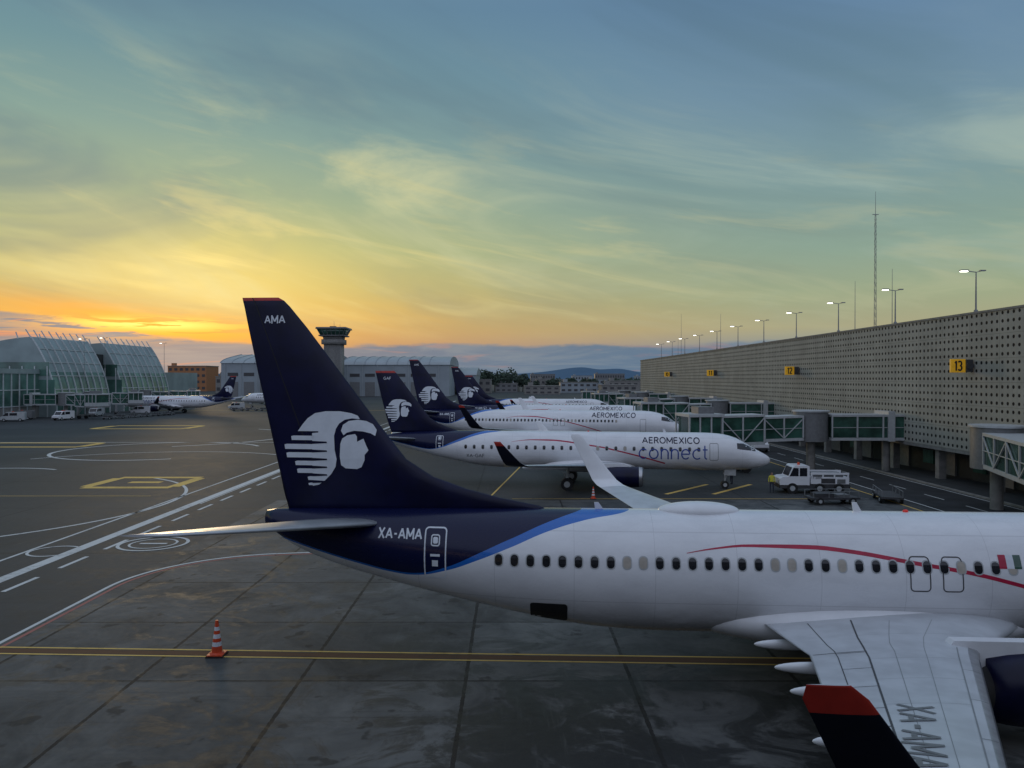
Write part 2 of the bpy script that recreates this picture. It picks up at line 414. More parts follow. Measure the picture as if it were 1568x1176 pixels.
    for sd in sides:
        z0=P['winz']; x=P['w0']; fr=[];gl=[];shd=[]
        while x<P['w1']:
            f,o=ring_polys(.30,.42,.13,.045,x,z0); fr+=f; f,o=ring_polys(.235,.35,.11,.05,x,z0)
            (shd if (random.random()<0.16) else gl).append(o); x+=P['wp']
        fl=(lambda ps:[[(-a,b) for a,b in p] for p in ps])
        for nm,ps,mt,of in (('window_frames',fr,'lgrey',.006),('cabin_windows',gl,'glassd',.010),('window_shades',shd,'shade',.010)):
            if ps: decal(nm,poly_bm(fl(ps)),bvh,sd,root,mt,off=of,g=0,fn=True)
        pts=[(-P['cheat'][0]*a-P['cheat'][1],zb+Hh*z) for a,z in ((24.4,.727),(23.6,.76),(22.5,.785),(20.5,.78),(19.4,.755),(17.4,.675),(15.8,.61),(14,.5),(12,.36),(10,.2))]
        fx=pchip([p[0] for p in pts],[p[1] for p in pts]); xs2=[pts[0][0]+(pts[-1][0]-pts[0][0])*i/50 for i in range(51)]
        ws=[0.02+0.095*min(1,i/12) for i in range(51)]
        decal('cheat_line',poly_bm(strip_polys([(q,fx(q)) for q in xs2],ws)),bvh,sd,root,'crim',off=.005,g=0,fn=True)
        dr=[]
        for (x,z,w,h) in P['doors']: 
            f,_=ring_polys(w,h,.13,.035,-x,z); dr+=f
        decal('door_outlines',poly_bm(dr),bvh,sd,root,'dgrey',off=.007,g=.2,fn=True)
        if 'navydoor' in P:
            x,z,w,h=P['navydoor']; f,_=ring_polys(w,h,.13,.045,-x,z)
            f+=ring_polys(.30,.36,.08,.04,-x,z+.42)[0]
            decal('aft_door_outline',poly_bm(f),bvh,sd,root,'dwhite',off=.009,g=.2,fn=True)
            decal('aft_door_details',poly_bm([ring_polys(.16,.2,.05,.03,-x,z+.42)[1],[(-x-.16,z-.08),(-x+.16,z-.08),(-x+.16,z+.0),(-x-.16,z+.0)],[(-x-.1,z-.4),(-x+.1,z-.4),(-x+.1,z-.2),(-x-.1,z-.2)]]),bvh,sd,root,'dwhite',off=.009,g=0,fn=True)
        decal('cockpit_windows',poly_bm([[( -a,z) for a,z in p] for p in P['cock']]),bvh,sd,root,'glassd',off=.01,g=.15,fn=True)
        ex,ez,es=P['emb']
        decal('tail_emblem',poly_bm([[(sd*-a*es,c*es) for a,c in p] for p in emblem()]),fbvh,sd,root,'dwhite',cx=-ex,cz=ez,off=.012,g=.35)
        gp=[[(sd*-(x-505)*es,-(y-688)*es) for x,y in p] for p in gaps()]
        decal('tail_emblem_feathers',poly_bm(gp),fbvh,sd,root,'navy',cx=-ex,cz=ez,off=.022,g=.35)
        tx,tz,tw,th=P['tag']; decal('tail_code',text_bm(tag,tw,th,.17),fbvh,sd,root,'dwhite',cx=-tx,cz=tz,off=.012,g=.3)
        tx,tz,tw,th,tm=P['reg']; decal('registration',text_bm(reg,tw,th,.17),bvh,sd,root,tm,cx=-tx,cz=tz,off=.01,g=.2)
        tx,tz,tw,th=P['txt']
        decal('airline_title',text_bm(text,tw,th,.17),bvh,sd,root,'navy',cx=-tx,cz=tz,off=.012,g=.2)
        if connect: decal('airline_subtitle',text_bm('connect',6.0,1.25,.085),bvh,sd,root,'tblue',cx=-(tx-.2),cz=tz-1.0,off=.014,g=.2)
        fz=P['fin']; hl=[(-(le+(te-le)*.72),z) for (z,le,te,h) in fz if z>P['zt']+.7]
        decal('rudder_hinge_line',poly_bm(strip_polys(hl,.03)),fbvh,sd,root,'black',off=.008,g=.3,fn=True)
    if satcom:
        b=MB(['white']); b.ellipsoid((-(P['sat']),0,zt-.02),(1.35,.55,.3),'white',28,18); b.obj('antenna_radome',root)
    b=MB(['white','beacon'])
    for (x,hh) in P['ant']:
        b.prism([(-x,zt-.03),(-x-.28,zt-.03),(-x-.33,zt+hh),(-x-.18,zt+hh)],-.02,.02,'white')
    b.ellipsoid((-P['bea'],0,zt+.02),(.09,.07,.06),'beacon',12,8); b.obj('antennas',root)
    if hero:
        q=30.1
        decal('cargo_opening',poly_bm([ring_polys(1.2,.74,.1,.05,1.36-q,2.2)[1]]),bvh,-1,root,'black',off=.012,g=.2,fn=True)
        for i,(nm,mt) in enumerate((('flag_green','gglass'),('flag_white','dwhite'),('flag_red','crim'))):
            a=15.95-.22*i-.35-q+.0; a=15.1+.22*(2-i)-q if False else 15.12+.22*i-q
            decal(nm,poly_bm([[(a,4.34),(a+.22,4.34),(a+.22,3.95),(a,3.95)]]),bvh,-1,root,('crim','dwhite','gglass')[i],off=.012,g=.2,fn=True)
        W=WS[-1]; ys=[w[0] for w in W[:nw+1]]
        def at(y):
            j=0
            while j<len(ys)-2 and ys[j+1]<y: j+=1
            t=(y-ys[j])/(ys[j+1]-ys[j]); return W[j][1]+(W[j+1][1]-W[j][1])*t, W[j][2]+(W[j+1][2]-W[j][2])*t
        def wl(frac,y0,y1,w,n=14):
            pts=[]
            for i in range(n+1):
                y=y0+(y1-y0)*i/n; le,ch=at(y); pts.append((-(le+frac*ch),-y))
            return strip_polys(pts,w)
        def wc(y,f0,f1,w):
            le,ch=at(y); return strip_polys([(-(le+f0*ch),-y),(-(le+f1*ch),-y)],w)
        ym=ys[-1]
        lines=wl(.66,2.2,ym-.6,.045)+wl(.84,2.2,11.2,.025)
        for y in (5.7,7.2,8.7,10.2,11.7): lines+=wc(y,.66,.84,.02)
        for y in (5.6,11.3,15.9): lines+=wc(y,.66,.98,.035)
        decal('wing_control_surface_gaps',poly_bm(lines),wbvh,'z',root,'dgrey',off=.006,g=.3)
        lines=wl(.13,5.2,ym,.03)+wl(.5,2.5,ym-3,.014)+wl(.32,2.5,ym-1,.012)
        for y in (7.3,9.6,11.9,14.3): lines+=wc(y,0.02,.13,.022)
        for y in (4,6.4,8.2,10.0,13.8): lines+=wc(y,.13,.66,.010)
        decal('wing_panel_lines',poly_bm(lines),wbvh,'z',root,'wline',off=.006,g=.3)
        yc=11.75; le,ch=at(yc); a0=(-(le+ch*.5),-yc)
        sw=(W[nw][1]-W[nw-1][1])/(W[nw][0]-W[nw-1][0])-.08
        dv=Vector((-sw,-1)).normalized(); uv=Vector((1,-sw)).normalized()
        decal('wing_registration',text_bm(reg,3.5,.66,.15),wbvh,'z',root,'mgrey',off=.012,g=.2,fn=lambda u,w:(a0[0]+dv.x*u+uv.x*w,a0[1]+dv.y*u+uv.y*w))
    return root
JET={}
JET['A']=dict(zb=1.36,zt=5.36,shear=(-.05,.065),
 fus=[(0,.02,2.86,2.80),(.12,.33,3.12,2.5),(.4,.62,3.4,2.2),(1.2,1.07,3.9,1.8),(2.2,1.42,4.55,1.58),(3.2,1.65,5.02,1.46),(4.5,1.82,5.28,1.38),(6,1.88,5.36,1.36),(12,1.88,5.36,1.36),(20,1.88,5.36,1.36),(25,1.88,5.36,1.37),(27,1.86,5.36,1.46),(29.1,1.76,5.36,1.76),(31,1.58,5.36,2.14),(32.85,1.36,5.35,2.56),(34,1.2,5.33,2.84),(36,.86,5.3,3.4),(37.5,.52,5.28,4.0),(38.4,.3,5.25,4.62),(38.5,.25,5.2,4.7)],
 fin=[(5.1,28.3,37.72,.15),(5.45,29.1,37.8,.17),(5.7,30.4,37.88,.19),(6.0,31.57,37.95,.2),(6.4,32.7,38.03,.22),(7.0,33.64,38.17,.24),(8.5,34.82,38.5,.21),(10,35.95,38.84,.17),(11.5,37.08,39.16,.12),(12.25,37.70,39.31,.09),(12.45,37.9,39.36,.08),(12.56,38.1,39.38,.03)],
 stab=[(.3,34.1,3.7,4.85),(7.0,38.4,1.2,5.72),(7.25,38.85,.75,5.76)],
 wing=[(.8,13.7,8.5,2.0,0,.12),(1.9,14.6,7.4,2.1,0,.12),(4.83,17.3,4.75,2.42,0,.11),(5.6,17.75,4.3,2.5,0,.11),(16.9,23.57,1.6,3.72,0,.10),(17.25,23.8,1.52,3.80,18,.09),(17.55,24.15,1.38,4.05,50,.08),(17.7,24.6,1.18,4.6,72,.08),(17.85,25.3,.92,5.5,80,.08),(17.97,26.0,.68,6.42,82,.08),(18.0,26.2,.45,6.58,82,.06)],nflat=4,redh=.30,
 fair=((18.6,2.0),(6.0,2.15,1.0)),canoe=[(3.0,21.55,1.1,1.90),(5.7,21.65,1.15,2.22),(7.9,21.9,1.15,2.48),(11.2,22.5,1.1,2.85)],
 eng=(4.83,13.3,17.1,1.5,1.05),ng=(4.4,1.5),mg=(19.9,2.86,2.2),
 winz=3.96,w0=9.0,w1=30.7,wp=.508,cheat=(1,0),
 doors=[(17.35,3.75,.62,1.05),(16.38,3.75,.62,1.05),(5.4,3.4,.8,1.7)],navydoor=(32.42,4.07,.74,1.63),
 cock=[[(1.75,4.25),(2.3,4.5),(2.95,4.58),(2.95,4.1),(2.2,3.95),(1.75,3.92)],[(1.35,3.98),(1.7,4.2),(1.7,3.9),(1.35,3.85)]],
 emb=(36.28,7.35,.0222),tag=(38.2,11.8,.75,.27),reg=(33.62,4.66,1.5,.32,'dwhite'),txt=(9.4,4.75,6.0,.62),sat=23.75,ant=[(26.9,.22),(18.4,.3),(9,.3)],bea=17.0)
JET['B']=dict(zb=1.6,zt=4.95,shear=(0,0),
 fus=[(0,.02,2.6,2.54),(.12,.28,2.85,2.3),(.4,.5,3.05,2.1),(1.2,.85,3.5,1.85),(2.2,1.15,4.1,1.72),(3.2,1.34,4.6,1.65),(4.5,1.46,4.88,1.6),(6,1.5,4.95,1.6),(12,1.5,4.95,1.6),(24,1.5,4.95,1.6),(26,1.47,4.95,1.75),(28,1.36,4.93,2.1),(30,1.18,4.88,2.5),(32,.92,4.8,3.0),(34,.6,4.65,3.5),(35.4,.3,4.4,3.85),(35.6,.22,4.3,3.9)],
 fin=[(4.7,27.6,34.5,.12),(4.95,28.2,34.6,.14),(5.2,29.0,34.7,.16),(5.6,30.0,34.85,.18),(6.1,30.8,35.0,.19),(8,32.3,35.5,.16),(10.3,34.05,36.05,.09),(10.5,34.25,36.1,.05)],
 stab=[(.3,31.6,3.2,4.1),(5.9,34.9,1.2,4.75),(6.1,35.2,.8,4.78)],
 wing=[(.8,12.2,6.6,1.95,0,.12),(1.5,12.9,5.8,2.0,0,.12),(4.6,15.2,3.9,2.3,0,.11),(13.2,19.9,1.55,3.2,0,.10),(13.55,20.15,1.45,3.3,22,.09),(13.8,20.5,1.25,3.55,52,.08),(14.0,21.0,1.0,4.1,72,.08),(14.25,21.9,.5,5.1,78,.08)],nflat=3,redh=.35,
 fair=((15.9,2.0),(4.9,1.65,.75)),canoe=[(4.2,18.7,1.1,2.05),(7.4,19.3,1.0,2.4),(10,19.9,.9,2.7)],
 eng=(4.6,11.2,14.8,1.45,.88),ng=(3.9,1.75),mg=(17.7,2.95,2.1),
 winz=3.55,w0=6.3,w1=27.3,wp=.8,cheat=(.95,-.3),
 doors=[(5.0,3.35,.75,1.5),(16.3,3.6,.5,.9)],navydoor=(29.6,3.85,.7,1.3),
 cock=[[(1.75,3.75),(2.4,4.05),(3.0,4.1),(3.0,3.62),(2.2,3.5),(1.75,3.45)],[(1.35,3.52),(1.7,3.72),(1.7,3.44),(1.35,3.38)]],
 emb=(33.9,6.75,.0185),tag=(34.9,9.8,.75,.25),reg=(26.2,2.75,1.7,.3,'mgrey'),txt=(8.7,4.3,5.0,.5),sat=22,ant=[(9,.3),(20,.25)],bea=16)
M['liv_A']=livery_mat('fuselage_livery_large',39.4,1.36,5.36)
M['liv_B']=livery_mat('fuselage_livery_regional',36.2,1.6,4.95)
th=R(3.5)
build_jet('A','passenger_jet',(29.95,26.2-30.1*math.sin(th),0),-th,'XA-AMA','AMA','AEROMEXICO',hero=True,satcom=True)
build_jet('B','passenger_jet',(22.8,68.0,0),-R(8),'XA-GAF','GAF','AEROMEXICO',connect=True)
build_jet('A','passenger_jet',(23.4,105,0),-R(12),'XA-AMS','AMS','AEROMEXICO')
build_jet('A','passenger_jet',(25.5,135,0),-R(11),'XA-AMC','AMC','AEROMEXICO',sc=.95)
build_jet('B','passenger_jet',(-112,222,0),R(180-12),'XA-GAC','GAC','AEROMEXICO',sides=(1,),connect=True)
build_jet('B','passenger_jet',(-92,262,0),R(180-10),'XA-GAE','GAE','AEROMEXICO',sides=(1,))
build_jet('B','passenger_jet',(24,182,0),-R(10),'XA-GAK','GAK','AEROMEXICO')
# ------------------------------------------------------------------ ground
def ground_mat():
    m,n,b=newmat('apron_concrete_and_asphalt'); g=n.new('ShaderNodeNewGeometry'); p=g.outputs['Position']; o=n.sep(p)
    fine=n.noise(p,3.0,5,0.7); mid=n.noise(p,0.26,5,0.66,1.0); big=n.noise(p,0.06,4,0.55)
    st=n.noise(n.comb(n.m('MULTIPLY',o[0],0.30),n.m('MULTIPLY',o[1],0.34),0.0),1.0,6,0.70,1.6)
    apron=n.m('MULTIPLY',n.step(o[0],-18.9,-18.7),n.m('MULTIPLY',n.step(o[1],62.0,61.6),n.step(o[0],31.0,30.6)))
    con=n.ramp(mid,[(0.30,(0.046,0.050,0.052,1)),(0.5,(0.092,0.097,0.098,1)),(0.70,(0.145,0.15,0.148,1))])
    asp=n.ramp(big,[(0.3,(0.030,0.034,0.037,1)),(0.7,(0.058,0.063,0.066,1))])
    asp=n.mix(n.m('MULTIPLY',n.step(fine,0.45,0.75),0.35),asp,(0.09,0.095,0.095,1))
    asp=n.mix(n.m('MULTIPLY',n.step(st,.5,.68),.45),asp,(0.02,0.023,0.026,1))
    col=n.mix(apron,asp,con)
    def ln(c,per,off,w):
        f=n.m('FRACT',n.m('DIVIDE',n.m('ADD',c,off),per)); d=n.m('MULTIPLY',n.m('MINIMUM',f,n.m('SUBTRACT',1.0,f)),per)
        wob=n.m('MULTIPLY',n.m('ADD',n.m('MULTIPLY',fine,1.2),.1),w)
        return n.m('LESS_THAN',d,wob)
    ca=n.m('FLOOR',n.m('DIVIDE',n.m('ADD',o[0],1.5),5.35)); cb=n.m('FLOOR',n.m('DIVIDE',n.m('ADD',o[1],-0.8),6.0))
    wn=n.new('ShaderNodeTexWhiteNoise',noise_dimensions='2D'); n.put(wn.inputs['Vector'],n.comb(ca,cb,0))
    tone=n.m('ADD',0.78,n.m('MULTIPLY',wn.outputs[0],0.38))
    tm=n.new('ShaderNodeCombineColor'); 
    for i in range(3): n.put(tm.inputs[i],tone)
    col=n.mix(apron,col,n.mix(1.0,col,tm.outputs[0],'MULTIPLY'))
    zone=n.m('MULTIPLY',n.gauss(o[1],20.0,7.5),n.gauss(o[0],3.5,8.5))
    s1=n.m('MULTIPLY',n.step(st,n.m('SUBTRACT',.50,n.m('MULTIPLY',zone,.12)),n.m('SUBTRACT',.60,n.m('MULTIPLY',zone,.08))),n.m('ADD',0.5,n.m('MULTIPLY',zone,0.45)))
    s1=n.m('MULTIPLY',s1,n.m('ADD',.35,n.m('MULTIPLY',apron,.65)))
    col=n.mix(s1,col,(0.014,0.016,0.018,1))
    spots=n.m('MULTIPLY',n.step(n.noise(p,0.9,3,.5),0.62,0.68),n.m('MULTIPLY',apron,0.65))
    col=n.mix(spots,col,(0.016,0.017,0.018,1))
    sc=n.noise(n.comb(n.m('MULTIPLY',o[0],4.0),n.m('MULTIPLY',o[1],.25),0),1.0,4,.7)
    col=n.mix(n.m('MULTIPLY',n.step(sc,.55,.75),.22),col,(0.14,0.145,0.14,1))
    tr=n.noise(n.comb(n.m('MULTIPLY',o[0],.06),n.m('MULTIPLY',o[1],2.2),5.0),1.0,4,.7)
    col=n.mix(n.m('MULTIPLY',n.step(tr,.56,.72),.35),col,(0.016,0.017,0.019,1))
    J=n.m('MAXIMUM',ln(o[0],5.35,1.5,0.09),ln(o[1],6.0,-0.8,0.06))
    col=n.mix(n.m('MULTIPLY',n.m('MULTIPLY',J,apron),0.88),col,(0.008,0.008,0.009,1))
    J2=n.m('MAXIMUM',ln(o[0],11.0,3,0.12),ln(o[1],15.0,2,0.12))
    col=n.mix(n.m('MULTIPLY',n.m('MULTIPLY',J2,n.m('SUBTRACT',1.0,apron)),0.55),col,(0.014,0.016,0.018,1))
    n.put(b.inputs['Base Color'],col); b.inputs['Specular IOR Level'].default_value=.26
    rg=n.m('ADD',0.60,n.m('MULTIPLY',fine,0.3)); n.put(b.inputs['Roughness'],n.m('SUBTRACT',rg,n.m('MULTIPLY',s1,0.28)))
    bp=n.new('ShaderNodeBump'); bp.inputs['Strength'].default_value=0.3; bp.inputs['Distance'].default_value=0.02
    n.put(bp.inputs['Height'],fine); n.put(b.inputs['Normal'],bp.outputs[0])
    return m
M['ground']=ground_mat()
b=MB(['ground']); b.add([(-15000,-300,0),(15000,-300,0),(15000,26000,0),(-15000,26000,0)],[(0,1,2,3)],'ground'); b.obj('ground',recalc=False)
Z1=.004
def flat(name,polys,k,z=Z1):
    b=MB([k])
    for p in polys: b.add([(x,y,z) for x,y in p],[tuple(range(len(p)))],k)
    o=b.obj(name,recalc=False)
    for p in o.data.polygons:
        if p.normal.z<0: p.flip()
    return o
def line(x0,y0,x1,y1,w): return strip_polys([(x0,y0),(x1,y1)],w)
def arc(cx,cy,r,a0,a1,w,n=24): return strip_polys([(cx+r*math.cos(R(a0+(a1-a0)*i/n)),cy+r*math.sin(R(a0+(a1-a0)*i/n))) for i in range(n+1)],w)
def sl(off,w): return line(-30,28.05+off,40,25.3+off,w)
flat('stand_line_yellow',sl(-.32,.11)+sl(.32,.11),'myellow',.008); flat('stand_line_red',sl(0,.42),'mred')
wl_=line(-24.8,20,-24.8,340,.7)+line(-27.4,20,-27.4,230,.2)
y=22
while y<230:
    wl_+=line(-23.3,y,-23.3,y+2.6,.24); y+=4.4
wl_+=line(-18.9,14,-18.9,36,.18)+arc(-11.9,36,7.0,180,100,.18)+line(-13.1,42.9,-3,44.6,.18)
wl_+=arc(-42,84,19,150,20,.3,40)+line(-24.3,92,-24.3,60,.12)+arc(-54,74,10,60,280,.35,40)+line(-95,118,-30,118,.35)+arc(-60,130,22,-60,60,.5,30)
wl_+=arc(-46,60,19,-70,60,.28,40)+line(-110,41,-39,41.4,.18)+line(-120,92,-60,84,.35)+arc(-48,105,13,30,300,.45,40)+line(-90,60,-44,64,.25)
flat('white_ground_markings',wl_,'mwhite')
pk=line(-18.55,14,-18.55,36,.16)+arc(-11.9,36,6.65,180,100,.16)+line(-13.1,42.55,-3,44.25,.16)
flat('red_boundary_line',pk,'mred2')
def rect(x0,x1,y0,y1,w): return line(x0,y0,x1,y0,w)+line(x0,y1,x1,y1,w)+line(x0,y0+w/2,x0,y1-w/2,w)+line(x1,y0+w/2,x1,y1-w/2,w)
yl=rect(-38.5,-30.6,69.0,76,1.1)+line(-36,72.5,-33,72.5,1.1)+rect(-78,-62,110,117,1.3)+rect(-82,-64,150,160,1.6)+rect(-32,-25.5,116,124,1.2)
yl+=line(30.2,30,30.2,240,.16)+line(-95,64,-30,64,.15)+line(-2,62,4,110,.15)+line(-150,240,60,236,.8)
yl+=line(0,62.5,27,62.5,.15)+line(-4,92,26,92,.18)+line(-4,124,26,124,.18)+line(13,65,18,71,.4)+line(17,65,22,71,.4)
flat('yellow_ground_markings',yl,'myellow',.008)
bd=arc(-21.2,45.5,1.9,0,360,.2,36)+arc(-21.2,45.5,1.3,0,360,.14,36)+arc(-25.9,43.5,1.3,0,360,.16,36)
bd+=line(-22.0,45.5,-20.4,45.5,.3)
flat('stand_badges',bd,'mwhite',.012)
M['road']=simple('service_road_asphalt',(0.028,0.030,0.034),0.8,var=0.3,scale=0.4,spec=.25)
flat('service_road',[[(31.4,15),(38.2,15),(38.2,260),(31.4,260)]],'road')
rl=line(31.7,15,31.7,260,.14)+line(37.9,15,37.9,260,.14); y=20
while y<255: rl+=line(34.8,y,34.8,y+3,.12); y+=6
flat('service_road_markings',rl,'mwhite',.009)
b=MB(['concrete']); b.box(38.3,38.6,30,248,0,.14,'concrete'); b.obj('kerb')
# ------------------------------------------------------------------ right terminal
def wall_mat():
    m,n,b=newmat('perforated_precast_wall'); tc=n.new('ShaderNodeTexCoord'); o=n.sep(tc.outputs['Object'])
    u=n.m('SUBTRACT',n.m('FRACT',n.m('DIVIDE',o[1],.72)),.5); v=n.m('SUBTRACT',n.m('FRACT',n.m('DIVIDE',n.m('SUBTRACT',o[2],3.2),.69)),.5)
    d=n.m('SQRT',n.m('ADD',n.m('MULTIPLY',u,u),n.m('MULTIPLY',v,v)))
    hole=n.step(d,.24,.19)
    nz=n.noise(tc.outputs['Object'],.5,4,.65)
    base=n.ramp(nz,[(.3,(0.31,0.305,0.27,1)),(.7,(0.41,0.40,0.355,1))])
    st=n.noise(n.comb(0.0,n.m('MULTIPLY',o[1],3.0),n.m('MULTIPLY',o[2],.12)),1.0,4,.6)
    base=n.mix(n.m('MULTIPLY',n.step(st,.5,.8),.45),base,(0.2,0.195,0.17,1))
    fj=n.m('LESS_THAN',n.m('FRACT',n.m('DIVIDE',o[1],4.32)),.012); fz=n.m('LESS_THAN',n.m('FRACT',n.m('DIVIDE',n.m('SUBTRACT',o[2],3.2),2.07)),.02)
    base=n.mix(n.m('MULTIPLY',n.m('MAXIMUM',fj,fz),.5),base,(0.12,0.12,0.1,1))
    rn=n.m('FLOOR',n.m('DIVIDE',o[1],4.32)); wn=n.new('ShaderNodeTexWhiteNoise',noise_dimensions='1D'); n.put(wn.inputs['W'],rn)
    base=n.mix(n.m('MULTIPLY',wn.outputs[0],.2),base,(0.2,0.2,0.18,1))
    n.put(b.inputs['Base Color'],n.mix(hole,base,(0.012,0.012,0.012,1))); b.inputs['Roughness'].default_value=.85; b.inputs['Specular IOR Level'].default_value=.3
    bp=n.new('ShaderNodeBump'); bp.inputs['Strength'].default_value=.8; bp.inputs['Distance'].default_value=.05
    n.put(bp.inputs['Height'],n.m('SUBTRACT',1.0,hole)); n.put(b.inputs['Normal'],bp.outputs[0])
    return m
M['wall']=wall_mat()
T=empty('airport_terminal')
b=MB(['wall']); b.box(41,75,24,246,3.2,15.5,'wall'); b.obj('perforated_wall',T)
b=MB(['concrete']); b.box(40.9,75.1,23.9,246.1,15.5,15.68,'concrete'); b.box(41.02,75,24.05,246,2.9,3.2,'concrete'); b.obj('parapet_and_soffit',T)
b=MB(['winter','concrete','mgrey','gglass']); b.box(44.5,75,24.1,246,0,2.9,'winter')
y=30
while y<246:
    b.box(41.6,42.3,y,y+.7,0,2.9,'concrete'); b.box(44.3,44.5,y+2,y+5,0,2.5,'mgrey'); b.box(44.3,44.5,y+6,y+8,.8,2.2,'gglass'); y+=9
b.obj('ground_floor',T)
# the terminal building the view is taken from (glazed gate lounge behind the viewpoint)
T2=empty('gate_lounge_building'); b=MB(['mgrey','glassd','lgrey','concrete','winter'])
b.box(-70,75,-30,-1.6,0,6.2,'concrete'); b.box(-70,75,-30,-1.8,6.2,10.8,'glassd'); b.box(-70,75,-30,-1.5,10.8,13.6,'mgrey')
x=-70
while x<75: b.box(x,x+.18,-1.8,-1.55,6.2,10.8,'lgrey'); x+=3
b.box(-70,75,-1.8,-1.6,8.3,8.45,'lgrey'); b.obj('lounge_facade',T2)
def lamp(name,x,y,z0,z1,arm=1.1,kl='lamp'):
    b=MB(['steel',kl]); b.cyl((x,y,z0),(x,y,z1),.08,.05,'steel',10); 
    b.beam((x,y,z1),(x-arm*.8,y,z1+.12),.07,'steel'); b.box(x-arm*.8-.55,x-arm*.8+.15,y-.16,y+.16,z1+.1,z1+.22,'steel'); b.box(x-arm*.8-.5,x-arm*.8+.1,y-.13,y+.13,z1+.04,z1+.1,kl)
    b.beam((x,y,z1),(x+arm*.5,y,z1+.12),.06,'steel'); b.box(x+arm*.3,x+arm*.3+.5,y-.14,y+.14,z1+.1,z1+.2,'steel'); 
    b.cyl((x,y,z0-.05),(x,y,z0+.25),.2,.16,'steel',10)
    b.obj(name)
for i in range(12): lamp('roof_lamp',41.6,54.6+14.55*i,15.68,19.3)
def mast(x,y,z0,z1,w):
    b=MB(['steel','red']); 
    if w>.15:
        for k in range(3):
            a=2*math.pi*k/3; b.cyl((x+w*math.cos(a),y+w*math.sin(a),z0),(x+w*.5*math.cos(a),y+w*.5*math.sin(a),z1-3),.03,.02,'steel',6)
        z=z0
        while z<z1-4:
            for k in range(3):
                a=2*math.pi*k/3; c=2*math.pi*(k+1)/3
                b.beam((x+w*math.cos(a),y+w*math.sin(a),z),(x+w*.9*math.cos(c),y+w*.9*math.sin(c),z+1),.018,'steel')
            z+=1
        b.cyl((x,y,z1-3.2),(x,y,z1),.04,.02,'steel',6)
        b.box(x-.4,x+.4,y-.05,y+.05,z1-3,z1-2.93,'steel')
    else: b.cyl((x,y,z0),(x,y,z1),.06,.025,'steel',6)
    b.obj('antenna_mast')
mast(47.1,100,15.5,34,.17); mast(47.6,107,15.5,23.3,.1); mast(49.3,100,15.5,24,.1); mast(45,205,15.5,27,.1); mast(46,170,15.5,24,.1); mast(44,150,15.5,19.5,.1); mast(50,232,15.5,21.5,.1)
for i,(y,tx) in enumerate(((68.5,'13'),(110,'12'),(154,'11'),(197,'10'))):
    e=empty('gate_sign',(41,y,10.9)); b=MB(['yellow','dgrey','steel'])
    b.box(-2.05,-.75,-.12,.12,-.6,.6,'yellow'); b.box(-.75,-.02,-.08,.08,-.1,.1,'steel'); b.cyl((-.42,-.3,.0),(-.42,.3,.0),.32,.32,'dgrey',18); b.box(-.72,-.12,-.2,.2,-.55,.55,'dgrey')
    b.obj('sign_box',e,bevel=.03)
    bm=text_bm(tx,.75,.85,.17); me=bpy.data.meshes.new('sign_number')
    for v in bm.verts: v.co=Vector((v.co.x-1.40,-.135-v.co.z,v.co.y))
    bm.to_mesh(me); bm.free(); me.materials.append(M['black']); o=bpy.data.objects.new('sign_number',me); scene.collection.objects.link(o); o.parent=e
# ------------------------------------------------------------------ jet bridges
def tunnel(b,p0,p1,z0,z1,z0b,z1b,w=2.7,pan=2.4,truss=True):
    p0=Vector((*p0,0));p1=Vector((*p1,0)); d=p1-p0; L=d.length; ang=math.atan2(d.y,d.x)
    old=b.m; sl=(z0b-z0)/L; sh=Matrix(((1,0,0,0),(0,1,0,0),(sl,0,1,0),(0,0,0,1)))
    b.m=Matrix.Translation((p0.x,p0.y,z0))@Matrix.Rotation(ang,4,'Z')@sh; h=z1-z0
    b.box(0,L,-w/2,w/2,-.02,.28,'lgrey'); b.box(0,L,-w/2-.05,w/2+.05,h-.22,h,'lgrey')
    b.box(.05,L-.05,-w/2+.08,w/2-.08,.28,h-.22,'gglass')
    n=max(1,round(L/pan)); 
    for i in range(n+1):
        x=min(max(i*L/n,.07),L-.07)
        for sy in (-1,1): b.box(x-.07,x+.07,sy*w/2-.06,sy*w/2+.06,.28,h-.22,'lgrey')
    if truss:
        for i in range(n):
            for sy in (-1,1):
                a,c=(.3,h-.25) if i%2 else (h-.25,.3)
                b.beam((i*L/n,sy*(w/2+.02),a),((i+1)*L/n,sy*(w/2+.02),c),.09,'lgrey')
    for sy in (-1,1): b.box(0,L,sy*w/2-.03,sy*w/2+.03,h*.5-.03,h*.5+.03,'lgrey')
    b.m=old
